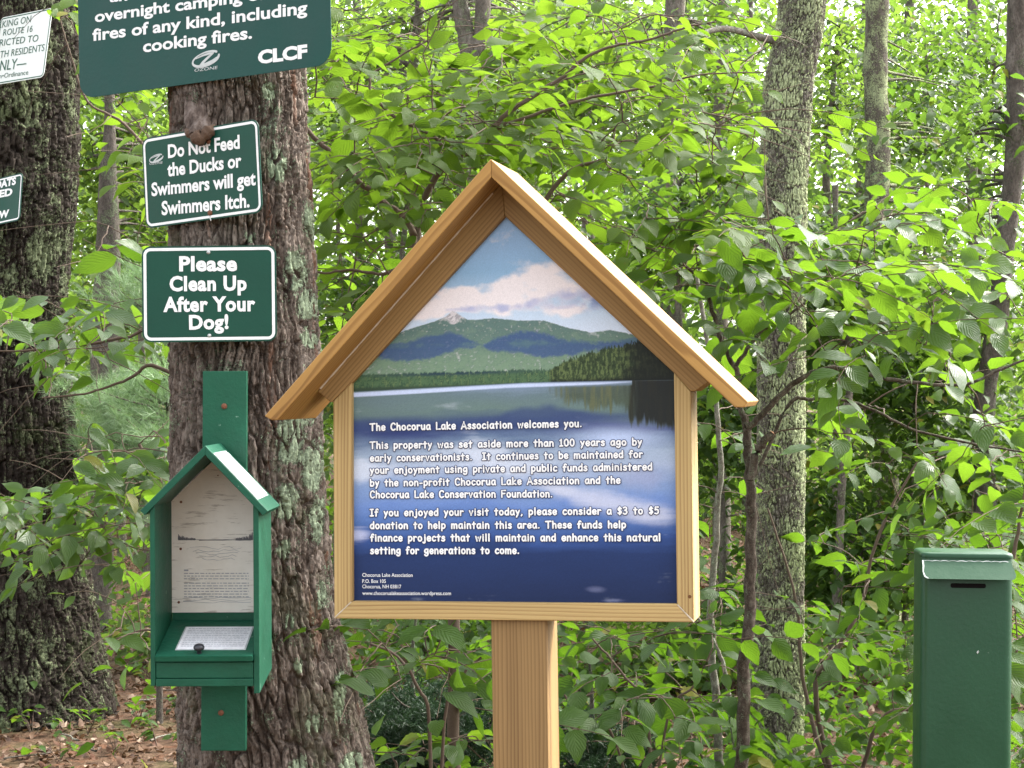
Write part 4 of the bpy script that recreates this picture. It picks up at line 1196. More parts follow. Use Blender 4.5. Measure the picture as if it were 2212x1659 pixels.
# ------------------------------------------------------------------ trunks with real bark relief
def trunk_mesh(name, rows, d, z0, z1, nth, nz, cw, ch, amp, seed, flare=None, lichen=(), lumps=0.0, warp=0.5, zdense=None, back=0.0, rback=0.0):
    """rows: (py, left px, right px) of the stem at depth d"""
    rows = sorted(rows, key=lambda r_: -r_[0])
    rz = np.array([EYE - (r_[0] - 829.5) / FPX * d for r_ in rows])
    rc = np.array([((r_[1] + r_[2]) / 2 - 1106) / FPX * d for r_ in rows])
    rr = np.array([(r_[2] - r_[1]) / 2 / FPX * d for r_ in rows])
    if zdense:
        a, b = zdense
        zz = np.concatenate([np.linspace(z0, a, max(6, nz // 10), endpoint=False), np.linspace(a, b, nz), np.linspace(b, z1, max(4, nz // 16))[1:]])
    else: zz = np.linspace(z0, z1, nz)
    th = np.linspace(0, 2 * np.pi, nth, endpoint=False)
    TH, ZZ = np.meshgrid(th, zz)
    C = np.interp(ZZ, rz, rc); RR = np.interp(ZZ, rz, rr)
    if flare:
        fz, fa, nl, ph = flare
        e = np.clip((fz - ZZ) / fz, 0, 1.3) ** 2.2
        RR = RR * (1 + fa * e * (0.75 + 0.5 * np.cos(nl * TH + ph)))
    r0 = float(np.mean(rr))
    nc = max(6, int(round(2 * np.pi * r0 / cw)))
    wx = (fbm(TH / (2 * np.pi) * 8, ZZ / (ch * 0.8), 3, seed + 50, 8) - 0.5) * warp * 3.0
    xx = TH / (2 * np.pi) * nc + wx
    f1, ed, idv = voro(xx, ZZ / ch + 0.35 * fbm(TH / (2 * np.pi) * nc, ZZ / ch * 2, 2, seed + 4, nc), nc, seed)
    h = sstep(0.02, 0.15, ed) * (0.65 + 0.5 * idv)
    f1b, edb, idb = voro(xx * 2.0 + wx, ZZ / (ch * 0.45), nc * 2, seed + 20)
    h = h + 0.42 * sstep(0.02, 0.16, edb) * (0.4 + idb)
    f1c, edc, idc = voro(TH / (2 * np.pi) * nc * 4 + wx, ZZ / (ch * 0.8), nc * 4, seed + 61)
    h = h + 0.22 * sstep(0.0, 0.25, edc) * (0.3 + idc)
    fine = fbm(TH / (2 * np.pi) * nc * 4, ZZ / (cw * 0.7), 4, seed + 33, nc * 4)
    h = h + 0.55 * (fine - 0.5)
    big = fbm(TH / (2 * np.pi) * 5, ZZ * 2.2, 3, seed + 77, 5) - 0.5
    RR = RR * (1 + lumps * big) + amp * (h - 1.15)
    Xc = C + RR * np.cos(TH); Yc = d + back * (np.interp(ZZ, rz, rr) - rback) + RR * np.sin(TH)
    V = np.stack([Xc, Yc, ZZ], -1).reshape(-1, 3)
    i = np.arange(len(zz) - 1)[:, None]; j = np.arange(nth)[None]
    F = np.stack([i * nth + j, i * nth + (j + 1) % nth, (i + 1) * nth + (j + 1) % nth, (i + 1) * nth + j], -1).reshape(-1, 4)
    li = np.zeros(Xc.shape)
    ux = Xc / d * FPX + 1106; uy = 829.5 - (ZZ - EYE) / d * FPX
    for (cx, cy, sx, sy, st) in lichen:
        li = np.maximum(li, st * np.exp(-((ux - cx) / sx) ** 2 - ((uy - cy) / sy) ** 2) * (np.sin(TH) < 0.2))
    li = li * (0.55 + 0.9 * fbm(TH / (2 * np.pi) * 60, ZZ / 0.02, 3, seed + 91, 60))
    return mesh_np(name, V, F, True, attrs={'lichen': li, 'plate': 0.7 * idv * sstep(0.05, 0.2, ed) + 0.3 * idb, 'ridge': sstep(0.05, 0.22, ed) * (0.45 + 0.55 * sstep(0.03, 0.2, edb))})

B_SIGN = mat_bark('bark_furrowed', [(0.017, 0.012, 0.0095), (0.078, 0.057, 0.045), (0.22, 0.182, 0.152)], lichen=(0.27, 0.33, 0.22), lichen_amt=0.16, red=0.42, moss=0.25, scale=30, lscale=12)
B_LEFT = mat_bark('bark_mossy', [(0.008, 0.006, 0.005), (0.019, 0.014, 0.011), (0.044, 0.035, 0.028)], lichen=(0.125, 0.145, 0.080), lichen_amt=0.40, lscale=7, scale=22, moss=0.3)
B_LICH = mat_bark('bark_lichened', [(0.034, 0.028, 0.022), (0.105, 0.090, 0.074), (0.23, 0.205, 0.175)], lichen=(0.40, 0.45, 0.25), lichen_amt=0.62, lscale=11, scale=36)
B_LICH_FAR = mat_bark('bark_lichened_far', [(0.060, 0.050, 0.040), (0.120, 0.102, 0.082), (0.20, 0.175, 0.145)], lichen=(0.36, 0.41, 0.22), lichen_amt=0.55, lscale=9, scale=30, attr=False, bumpd=0.012)
B_FAR = mat_bark('bark_grey', [(0.10, 0.085, 0.07), (0.17, 0.145, 0.12), (0.25, 0.22, 0.185)], lichen=(0.27, 0.31, 0.18), lichen_amt=0.35, scale=24, attr=False, bumpd=0.02)
B_DARK = mat_bark('bark_dark', [(0.075, 0.064, 0.055), (0.13, 0.11, 0.092), (0.20, 0.175, 0.15)], lichen=(0.20, 0.24, 0.14), lichen_amt=0.25, scale=24, attr=False, bumpd=0.02)
B_TWIG = mat_plain('twig_bark', (0.105, 0.075, 0.055), 0.8, 0.2, bumpd=0.0008, bscale=260)
B_STEM = mat_bark('bark_dark_stem', [(0.035, 0.026, 0.020), (0.075, 0.057, 0.045), (0.15, 0.125, 0.10)], lichen=(0.22, 0.25, 0.17), lichen_amt=0.2, zs=0.7, scale=60, lscale=40, attr=False, bumpd=0.002)
B_PALE = mat_bark('bark_pale_mottled', [(0.10, 0.085, 0.065), (0.19, 0.17, 0.14), (0.33, 0.31, 0.27)], lichen=(0.30, 0.33, 0.24), lichen_amt=0.35, zs=0.7, scale=60, lscale=40, attr=False, bumpd=0.002)
M_CUT = mat_plain('sawn_end', (0.42, 0.20, 0.10), 0.8)

DT = 4.395
rows = [(-700, 374, 640), (0, 372, 648), (170, 371, 655), (450, 371, 668), (700, 371, 680), (950, 373, 690), (1200, 376, 705), (1383, 381, 735), (1502, 383, 766), (1657, 384, 797), (1900, 374, 850), (2290, 330, 950)]
nt = thing('tree', tuple(G(560, DT)), 'large furrowed trunk carrying the rules, ducks and dog signs', 'tree')
lich = [(610, 120, 26, 60, .75), (612, 372, 22, 40, 1.0), (598, 215, 18, 26, .85), (610, 250, 14, 20, .7), (648, 590, 26, 60, .9), (672, 480, 18, 60, .7), (668, 660, 22, 50, .8), (672, 730, 18, 30, .8), (640, 950, 34, 60, .95), (680, 1000, 26, 70, .95), (630, 1080, 34, 50, .9), (628, 1175, 18, 26, .9), (660, 900, 28, 40, .8), (690, 1120, 18, 70, .8),
        (737, 1495, 13, 58, 1.15), (690, 1545, 20, 34, .85), (660, 1640, 24, 40, 1.0), (762, 1640, 24, 26, 1.05), (655, 1420, 14, 26, .8), (700, 1280, 14, 40, .75), (640, 1330, 12, 30, .7), (560, 520, 16, 20, .65), (600, 1440, 12, 20, .6)]
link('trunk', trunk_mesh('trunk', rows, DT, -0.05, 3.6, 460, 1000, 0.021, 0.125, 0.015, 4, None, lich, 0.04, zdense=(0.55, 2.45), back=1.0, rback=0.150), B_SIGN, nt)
# the callus that has grown down over the ducks sign
def burl(parent):
    t = NT('callus_bark')
    nn = t.noise(t.mapping((1, 1, 0.3)), 60, 6, 0.65)
    c = t.ramp(nn, [(0.34, (0.030, 0.020, 0.015)), (0.5, (0.095, 0.068, 0.053)), (0.66, (0.20, 0.162, 0.138))])
    m = t.done(t.bsdf(c, 0.75, 0.25, t.bump(nn, 0.006)))
    tb = []
    for x0, x1, r0, y0, k_ in ((402, 412, .008, 200, 0), (418, 420, .015, 150, 1), (440, 430, .018, 150, 2), (462, 442, .015, 160, 3), (482, 452, .008, 190, 4)):
        path = np.array([P(x0, y0, 4.292), P(x0, 205, 4.286), P(x0 * .6 + x1 * .4, 242, 4.268), P(x0 * .25 + x1 * .75, 268, 4.247), P(x1, 284, 4.230), P(x1 * .9 + 43.6, 293, 4.221)])
        q = smooth_pts(path, 8); s = np.linspace(0, 1, len(q))
        q[:, 0] += 0.003 * np.sin(s * 9 + k_ * 2)
        tb.append((q, r0 * (1 - 0.25 * s) * (1 + 0.12 * np.sin(s * 14 + k_ * 1.7))))
    link('callus', tubes_mesh('callus', tb, 16), m, parent)
    pts = np.array([P(x, y, d_) for x, y, d_ in ((400, 279, 4.238), (409, 288, 4.228), (422, 296, 4.219), (436, 297, 4.214), (447, 288, 4.215), (456, 278, 4.220), (463, 270, 4.230))])
    m = mat_plain('callus_lip', (0.090, 0.053, 0.032), 0.75, bumpd=0.006, bscale=90)
    q = smooth_pts(pts, 6); s = np.linspace(0, 1, len(q))
    link('callus_lip', tubes_mesh('callus_lip', [(q, 0.0150 * np.clip(np.sin(np.pi * np.clip(s, .02, .98)), 0, 1) ** 0.7 * (1 + 0.22 * np.sin(s * 19) + 0.12 * np.sin(s * 43)))], 16), m, parent)
burl(nt)

DL = 9.0
rows = [(-500, -230, 178), (0, -222, 167), (300, -212, 164), (450, -205, 155), (576, -200, 140), (700, -198, 138), (830, -205, 150), (1000, -212, 163), (1232, -225, 186), (1378, -235, 210), (1500, -250, 238), (1569, -275, 262), (1700, -300, 300)]
lt = thing('tree', tuple(G(-20, DL)), 'thick dark mossy trunk at the left edge behind the leafy branches', 'tree')
lich = [(100, 250, 50, 100, .62), (60, 420, 60, 60, .55), (110, 560, 34, 80, .72), (60, 600, 40, 60, .6), (40, 240, 40, 60, .5), (130, 120, 34, 70, .6)]
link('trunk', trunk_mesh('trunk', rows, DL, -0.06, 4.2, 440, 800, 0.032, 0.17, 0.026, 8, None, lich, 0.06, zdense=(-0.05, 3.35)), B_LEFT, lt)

DR = 7.0
rows = [(-600, 1690, 1800), (0, 1684, 1783), (60, 1680, 1778), (174, 1653, 1756), (300, 1645, 1748), (416, 1640, 1742), (700, 1638, 1738), (1118, 1636, 1737), (1300, 1628, 1736), (1430, 1616, 1735), (1659, 1598, 1734), (1800, 1560, 1760)]
rt = thing('tree', tuple(G(1670, DR)), 'pale lichen-covered trunk rising right of the notice board', 'tree')
lich = [(1690, 230, 50, 130, .8), (1715, 420, 34, 110, .85), (1725, 330, 26, 110, .8), (1680, 880, 40, 120, .75), (1725, 950, 30, 160, .85), (1710, 1180, 38, 80, .85), (1680, 1420, 34, 90, .95), (1700, 1360, 30, 60, .8), (1650, 1640, 30, 60, .6)]
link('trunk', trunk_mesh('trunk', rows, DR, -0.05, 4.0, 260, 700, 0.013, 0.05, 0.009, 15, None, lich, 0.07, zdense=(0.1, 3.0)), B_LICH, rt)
pts = [P(1690, 92, 7.0), P(1640, 80, 6.95), P(1560, 62, 6.8), P(1480, 90, 6.6), P(1440, 130, 6.5)]
link('branch', tubes_mesh('branch', [(smooth_pts(pts, 4), np.linspace(0.016, 0.005, 17))], 8), B_PALE, rt)

# ------------------------------------------------------------------ shrubs: stems, twigs and leaves
LM = dict(
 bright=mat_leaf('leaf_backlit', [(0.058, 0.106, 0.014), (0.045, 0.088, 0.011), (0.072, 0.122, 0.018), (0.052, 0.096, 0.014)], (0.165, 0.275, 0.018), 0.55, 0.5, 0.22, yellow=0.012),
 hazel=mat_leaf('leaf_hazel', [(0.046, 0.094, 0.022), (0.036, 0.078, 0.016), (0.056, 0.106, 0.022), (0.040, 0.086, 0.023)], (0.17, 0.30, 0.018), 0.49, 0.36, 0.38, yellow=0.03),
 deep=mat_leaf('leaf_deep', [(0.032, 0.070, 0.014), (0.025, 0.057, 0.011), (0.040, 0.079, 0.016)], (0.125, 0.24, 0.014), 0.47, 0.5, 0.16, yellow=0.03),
 left=mat_leaf('leaf_glossy', [(0.046, 0.096, 0.023), (0.058, 0.112, 0.027), (0.040, 0.084, 0.019)], (0.155, 0.28, 0.020), 0.48, 0.34, 0.5, yellow=0.02),
 far=mat_leaf('leaf_far_light', [(0.058, 0.104, 0.025), (0.046, 0.088, 0.021), (0.074, 0.122, 0.030)], (0.20, 0.31, 0.042), 0.55, 0.5, 0.25, veins=False, yellow=0.02),
 fard=mat_leaf('leaf_far_deep', [(0.042, 0.082, 0.022), (0.034, 0.068, 0.018), (0.052, 0.094, 0.026)], (0.145, 0.25, 0.028), 0.5, 0.5, 0.25, veins=False, yellow=0.03))

def proj(p):
    return p[..., 0] / p[..., 1] * FPX + 1106, 829.5 - (p[..., 2] - EYE) / p[..., 1] * FPX
def grow(mains, regions, leaf_len, rng, prune=(), up=0.12, twig_len=(0.16, 0.36), tilt=0.42, node=0.045, nl_max=9, hang=(0.05, 0.55)):
    """mains: lists of (point, radius); regions: sampled targets for leafy sprays, linked to the nearest wood"""
    tubes, nodes = [], []
    for m in mains:
        pts = smooth_pts([p for p, r_ in m], 6)
        s = np.linspace(0, 1, len(m)); rad = np.interp(np.linspace(0, 1, len(pts)), s, [r_ for p, r_ in m])
        pts = pts + rng.normal(0, 1, pts.shape) * (rad[:, None] * 0.25)
        tubes.append((pts, rad)); nodes.append(pts)
    nodes = np.concatenate(nodes)
    tg = np.concatenate(regions)
    tx, ty = proj(tg); kt = np.ones(len(tg), bool)
    for x0, x1, y0, y1, kp in prune:
        kt &= ~((tx > x0) & (tx < x1) & (ty > y0) & (ty < y1) & (rng.random(len(tg)) > kp))
    tg = tg[kt]
    d0 = np.array([np.min(np.linalg.norm(nodes - q, axis=1)) for q in tg])
    LP, LD, LN, LL = [], [], [], []
    for q in tg[np.argsort(d0)]:
        dd = np.linalg.norm((nodes - q) * np.array([1, 1, 1.25]), axis=1)
        i = int(np.argmin(dd)); s = nodes[i]; g = q - s; L = np.linalg.norm(g)
        if L < 0.02: continue
        if L > 0.05:
            c = (s + q) / 2 + np.array([0, 0, up * L]) + rng.normal(0, 0.08 * L, 3)
            tt = np.linspace(0, 1, 7)[:, None]
            pts = s * (1 - tt) ** 2 + 2 * c * tt * (1 - tt) + q * tt ** 2
            pts[1:-1] += rng.normal(0, 0.012 * L, (5, 3))
            tubes.append((pts, np.linspace(0.0016 + 0.0035 * min(L, 0.8), 0.0014, 7)))
            nodes = np.concatenate([nodes, pts[2:]])
        h = g / L
        h = unit(np.array([h[0], h[1], 0.25 * h[2]]) + rng.normal(0, 0.35, 3) * np.array([1, 1, 0.4]))
        TL = rng.uniform(*twig_len); k = int(np.clip(TL / node, 3, nl_max))
        side = unit(np.cross(h, [0, 0, 1.0])); upv = np.cross(side, h)
        sag = rng.uniform(0.0, 0.35)
        tp = np.array([q + h * TL * f - np.array([0, 0, sag * TL * f * f]) + side * 0.02 * math.sin(5 * f + rng.uniform(0, 6)) * TL for f in np.linspace(0, 1, 5)])
        tubes.append((tp, np.linspace(0.0015, 0.0008, 5)))
        roll = rng.normal(0, tilt)
        N0 = upv * math.cos(roll) + side * math.sin(roll)
        for j in range(k + 1):
            f = (j + 0.6) / (k + 0.6)
            b = np.array([np.interp(f, np.linspace(0, 1, 5), tp[:, a]) for a in range(3)])
            sg = 1 if j % 2 else -1
            al = R(rng.uniform(38, 72)) if j < k else R(rng.uniform(0, 14))
            S = np.cross(N0, h) * -1
            dr = h * math.cos(al) + S * sg * math.sin(al) - np.array([0, 0, rng.uniform(*hang)])
            nn = N0 + rng.normal(0, tilt, 3)
            LP.append(b + unit(dr) * 0.008); LD.append(dr); LN.append(nn)
            LL.append(rng.uniform(*leaf_len) * rng.uniform(0.7, 1.1) * (0.75 + 0.3 * math.sin(math.pi * min(1, f + 0.1))))
    LP, LD, LN, LL = map(np.array, (LP, LD, LN, LL))
    ok = np.ones(len(LP), bool)
    ux, uy = proj(LP + unit(LD) * LL[:, None] * 0.5)
    for x0, x1, y0, y1, kp in prune:
        ok &= ~((ux > x0) & (ux < x1) & (uy > y0) & (uy < y1) & (rng.random(len(LP)) > kp))
    return tubes, LP[ok], LD[ok], LN[ok], LL[ok]
def region(n, px, py, d, rng, flat=1.0):
    u = rng.random((n, 3))
    return np.array([P(px[0] + (px[1] - px[0]) * a, py[0] + (py[1] - py[0]) * b, d[0] + (d[1] - d[0]) * c) for a, b, c in u])
def ml(base, r0, r1, d, pts):
    """a stem: ground point (or None), then px points, radius tapering r0..r1"""
    out = ([base] if base is not None else []) + [P(p[0], p[1], p[2] if len(p) > 2 else d) for p in pts]
    return [(p, r0 + (r1 - r0) * i / max(1, len(out) - 1)) for i, p in enumerate(out)]
def shrub(name, label, cat, base, mains, regs, leaf_len, mat, seed, temps=None, bark=None, group=None, **kw):
    rng = np.random.default_rng(seed)
    root = thing(name, tuple(base), label, cat, group)
    regs = [region(*a, rng) for a in regs]
    tb, LP, LD, LN, LL = grow(mains, regs, leaf_len, rng, **kw)
    nm = len(mains)
    link('stem', tubes_mesh('stem', tb[:nm], 9), bark or B_TWIG, root)
    if len(tb) > nm: link('twigs', tubes_mesh('twigs', tb[nm:], 5), B_TWIG, root)
    link('foliage', leaves_mesh('foliage', LP, LD, LN, LL, temps or T_NEAR, seed), mat, root)
    return root

# the bright bush behind the notice board
b0 = G(985, 5.05)
A0 = ml(b0, 0.017, 0.011, 5.0, [(975, 1150), (930, 800), (903, 560)])
A1 = ml(None, 0.0105, 0.005, 4.95, [(903, 560), (892, 506), (871, 466), (832, 441), (763, 377), (707, 324), (650, 262), (600, 180)])
A2 = ml(None, 0.0095, 0.0022, 4.95, [(903, 560), (905, 470, 4.98), (938, 391, 4.97), (979, 344), (1021, 319), (1063, 278), (1099, 242), (1166, 197), (1221, 164), (1248, 136), (1312, 103), (1401, 86), (1484, 58), (1548, 47)])
A3 = ml(None, 0.0055, 0.0018, 4.95, [(979, 344), (932, 292), (860, 256), (810, 211), (799, 167), (832, 142), (888, 108), (960, 67)])
A4 = ml(None, 0.0055, 0.0016, 4.97, [(1050, 290), (1109, 264), (1253, 217), (1437, 181), (1512, 161), (1651, 156)])
A5 = ml(None, 0.0075, 0.0022, 5.05, [(930, 800), (1100, 560), (1212, 386), (1298, 347), (1373, 331), (1437, 294), (1467, 250)])
A6 = ml(None, 0.005, 0.002, 4.9, [(903, 560), (829, 591), (760, 583), (690, 589), (620, 560)])
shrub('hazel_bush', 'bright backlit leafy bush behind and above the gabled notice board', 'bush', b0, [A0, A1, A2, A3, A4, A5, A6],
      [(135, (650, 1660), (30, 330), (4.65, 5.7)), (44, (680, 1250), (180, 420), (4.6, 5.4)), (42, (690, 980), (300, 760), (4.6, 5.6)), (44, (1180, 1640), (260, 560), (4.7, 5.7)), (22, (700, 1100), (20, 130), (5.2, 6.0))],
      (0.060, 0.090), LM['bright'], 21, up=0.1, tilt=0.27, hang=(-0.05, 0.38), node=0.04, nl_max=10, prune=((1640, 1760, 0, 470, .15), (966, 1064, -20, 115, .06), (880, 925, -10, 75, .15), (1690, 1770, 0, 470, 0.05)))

# the broad-leaved bush with the arching branch
b1 = G(1602, 5.55)
B0 = ml(b1, 0.021, 0.012, 5.5, [(1600, 1640), (1614, 1400), (1622, 1150), (1619, 1010), (1612, 925)])
B1 = ml(None, 0.009, 0.002, 5.45, [(1612, 925), (1596, 860), (1590, 800), (1560, 740), (1535, 660), (1525, 610), (1470, 570), (1420, 545), (1365, 520), (1300, 500)])
B2 = ml(None, 0.0095, 0.003, 5.4, [(1612, 925), (1640, 900), (1690, 850), (1745, 810), (1810, 795), (1900, 815), (2000, 828), (2090, 830), (2180, 790), (2260, 760)])
B3 = ml(None, 0.0125, 0.0105, 5.44, [(1621, 1040), (1636, 975), (1668, 935)])
B4 = ml(None, 0.006, 0.003, 5.7, [(1618, 1060), (1700, 880), (1745, 863), (1814, 863), (1880, 883), (1978, 929), (2120, 962), (2240, 980)])
B5 = ml(None, 0.006, 0.002, 5.4, [(1590, 790), (1640, 720), (1690, 690), (1760, 640), (1830, 610)])
B6 = ml(None, 0.013, 0.006, 5.5, [(1640, 1659), (1655, 1500), (1650, 1200), (1630, 1080), (1619, 1010)])
rb = shrub('hazel_bush', 'broad-leaved bush with a long arching branch, in front of the lichened trunk', 'bush', b1, [B0, B1, B2, B3, B4, B5],
      [(36, (1400, 1900), (420, 640), (4.9, 5.8)), (27, (1700, 2230), (560, 790), (4.85, 5.6)), (15, (1760, 2230), (820, 1020), (5.3, 6.2)), (14, (1500, 1660), (480, 760), (5.1, 5.8)), (16, (1760, 2230), (380, 560), (5.6, 6.6))],
      (0.078, 0.115), LM['hazel'], 33, bark=B_STEM, tilt=0.36, prune=((1625, 1750, 830, 1570, .12), (1640, 1760, 20, 470, .1)), )
ce = P(1669, 934, 5.437)
dv = unit(ce - P(1636, 975, 5.44)); sx_ = unit(np.cross(dv, [0, 1.0, 0])); sy_ = np.cross(dv, sx_)
V = [ce + 0.0108 * (sx_ * math.cos(a) + sy_ * math.sin(a)) - dv * 0.001 for a in np.linspace(0, 2 * math.pi, 14, endpoint=False)] + [ce + dv * 0.0015]
me = bpy.data.meshes.new('cut_end'); me.from_pydata([tuple(q) for q in V], [], [(i, (i + 1) % 14, 14) for i in range(14)]); me.update()
link('cut_end', me, M_CUT, rb)

b2 = G(1560, 6.3)
shrub('sapling', 'slender pale mottled sapling stem just left of the lichened trunk', 'sapling', b2,
      [ml(b2, 0.016, 0.006, 6.3, [(1556, 1640), (1545, 1500), (1535, 1330), (1549, 1130), (1556, 950), (1530, 760), (1500, 560)]), ml(None, 0.009, 0.003, 6.25, [(1590, 1640), (1572, 1480), (1545, 1390), (1500, 1330), (1420, 1290)])],
      [(26, (1400, 1640), (880, 1400), (6.0, 6.8))], (0.07, 0.1), LM['deep'], 41, bark=B_PALE, prune=((1625, 1750, 830, 1570, .12), (1640, 1760, 20, 470, .1)), )
b3 = G(1830, 6.6)
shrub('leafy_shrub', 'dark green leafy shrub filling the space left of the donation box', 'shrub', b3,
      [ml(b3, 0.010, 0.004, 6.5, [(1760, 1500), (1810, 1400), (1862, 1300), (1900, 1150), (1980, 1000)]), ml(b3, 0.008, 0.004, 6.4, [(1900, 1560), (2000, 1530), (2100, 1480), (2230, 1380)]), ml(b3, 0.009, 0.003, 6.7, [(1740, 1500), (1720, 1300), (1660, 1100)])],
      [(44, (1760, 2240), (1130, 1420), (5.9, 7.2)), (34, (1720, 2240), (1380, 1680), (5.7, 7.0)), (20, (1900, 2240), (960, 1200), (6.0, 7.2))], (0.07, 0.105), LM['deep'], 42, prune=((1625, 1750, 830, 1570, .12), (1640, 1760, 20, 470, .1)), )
b4 = G(2130, 5.0)
shrub('leafy_shrub', 'green shrub peeking out right behind the donation box', 'shrub', b4,
      [ml(b4, 0.010, 0.003, 4.9, [(2160, 1400), (2190, 1200), (2215, 1050)])], [(16, (2150, 2260), (1060, 1650), (4.5, 5.2))], (0.08, 0.11), LM['deep'], 43)
b5 = G(1400, 5.9)
shrub('leafy_shrub', 'low dark shrub under the board, right of its post', 'shrub', b5,
      [ml(b5, 0.005, 0.003, 5.8, [(1400, 1560), (1340, 1450), (1280, 1380)]), ml(b5, 0.0045, 0.003, 5.9, [(1440, 1560), (1500, 1480), (1540, 1400)]), ml(b5, 0.0045, 0.003, 5.7, [(1330, 1600), (1260, 1560), (1220, 1500)])],
      [(30, (1215, 1600), (1340, 1520), (5.3, 6.6)), (22, (1215, 1560), (1480, 1690), (5.2, 6.4))], (0.07, 0.105), LM['deep'], 44)
b6 = G(930, 4.75)
shrub('leafy_shrub', 'low green shrub between the signed trunk and the board post', 'shrub', b6,
      [ml(b6, 0.005, 0.003, 4.7, [(930, 1600), (900, 1480), (860, 1420), (800, 1390)]), ml(b6, 0.0045, 0.003, 4.7, [(960, 1560), (1000, 1460), (1040, 1420)])],
      [(22, (745, 1060), (1345, 1480), (4.4, 5.1)), (5, (960, 1060), (1480, 1640), (4.6, 5.0))], (0.075, 0.105), LM['deep'], 45, prune=((700, 960, 1490, 1700, 0.05), (960, 1070, 1560, 1700, .3)))
b7 = G(900, 5.0)
shrub('leafy_shrub', 'knee-high bright leafy plants at the foot of the board post', 'shrub', b7,
      [ml(b7, 0.006, 0.002, 5.0, [(860, 1690), (850, 1640)]), ml(b7, 0.006, 0.002, 5.0, [(950, 1690), (960, 1640)])],
      [(22, (790, 1060), (1590, 1720), (4.8, 5.3))], (0.06, 0.085), LM['hazel'], 46, twig_len=(0.08, 0.16))

# the glossy bush left of the signed trunk
b8 = G(470, 5.5)
shrub('leafy_bush', 'glossy leaf sprays across the left trunk, beside the dog sign', 'bush', b8,
      [ml(b8, 0.014, 0.006, 5.4, [(450, 1400), (440, 1000), (430, 840)]), ml(None, 0.006, 0.002, 5.3, [(430, 840), (330, 790), (290, 812), (250, 830), (180, 850), (90, 860)]),
       ml(None, 0.006, 0.002, 5.2, [(430, 840), (370, 700), (280, 725), (180, 745), (60, 757), (-30, 760)])],
      [(30, (-10, 360), (650, 765), (4.9, 5.6)), (9, (60, 370), (770, 850), (5.0, 5.5)), (5, (300, 370), (560, 660), (5.1, 5.5))], (0.075, 0.105), LM['left'], 51, temps=T_LEFT, up=0.04, prune=((-50, 185, -50, 640, 0.0), (-50, 172, 835, 1050, 0.0), (172, 390, 780, 925, .25), (60, 210, 1235, 1600, .05), (200, 380, 1300, 1600, .4)), )
b9 = G(400, 5.9)
shrub('leafy_bush', 'drooping green bush between the left trunk and the leaflet box', 'bush', b9,
      [ml(b9, 0.014, 0.005, 5.8, [(390, 1400), (380, 1200), (350, 1050), (300, 960)]), ml(None, 0.007, 0.002, 5.7, [(385, 1250), (280, 1120), (160, 1120), (60, 1170), (-20, 1200)]), ml(None, 0.006, 0.002, 5.8, [(390, 1400), (330, 1360), (250, 1380)])],
      [(48, (170, 370), (930, 1180), (5.4, 6.2)), (34, (-10, 340), (1070, 1220), (5.3, 6.0)), (17, (190, 370), (1220, 1420), (5.5, 6.1))], (0.068, 0.1), LM['left'], 52, temps=T_LEFT, up=0.04, prune=((-50, 185, -50, 640, 0.0), (-50, 172, 835, 1050, 0.0), (172, 390, 780, 925, .25), (60, 210, 1235, 1600, .05), (200, 380, 1300, 1600, .4)), )
b10 = G(480, 7.0)
shrub('leafy_bush', 'light green branch tips under the rules sign, between the two big trunks', 'bush', b10,
      [ml(b10, 0.012, 0.005, 6.9, [(470, 1300), (450, 900), (420, 600), (375, 400)]), ml(None, 0.006, 0.002, 6.7, [(375, 400), (270, 270), (190, 220), (150, 110), (130, 40)])],
      [(22, (120, 380), (190, 420), (6.3, 7.0)), (7, (110, 190), (-10, 140), (6.4, 6.9)), (9, (190, 380), (420, 620), (6.6, 7.2))], (0.085, 0.12), LM['bright'], 53, temps=T_LEFT, prune=((-50, 112, -50, 700, 0.0), (112, 185, 140, 700, 0.0), (172, 400, 380, 700, .5)))

# ------------------------------------------------------------------ conifers
M_NEEDLE = mat_leaf('pine_needles', [(0.15, 0.24, 0.12), (0.12, 0.20, 0.095), (0.19, 0.28, 0.14)], (0.24, 0.38, 0.14), 0.3, 0.5, 0.4, veins=False, yellow=0)
M_HEML = mat_leaf('hemlock_needles', [(0.022, 0.048, 0.022), (0.016, 0.038, 0.018), (0.03, 0.06, 0.026)], (0.03, 0.07, 0.02), 0.2, 0.5, 0.3, veins=False, yellow=0)
def needle_mesh(name, tips, dirs, n, ln, w, rng, spread=0.9):
    k = len(tips)
    t_ = np.repeat(tips, n, 0); d_ = np.repeat(dirs, n, 0)
    back = rng.random((k * n, 1)) * 0.09
    dr = unit(d_ + rng.normal(0, spread, (k * n, 3)))
    b = t_ - d_ * back
    L = ln * rng.uniform(0.7, 1.15, (k * n, 1))
    sd = unit(np.cross(dr, rng.normal(0, 1, (k * n, 3)))) * w
    V = np.stack([b - sd, b + sd, b + dr * L], 1).reshape(-1, 3)
    return mesh_np(name, V, np.arange(len(V)).reshape(-1, 3))
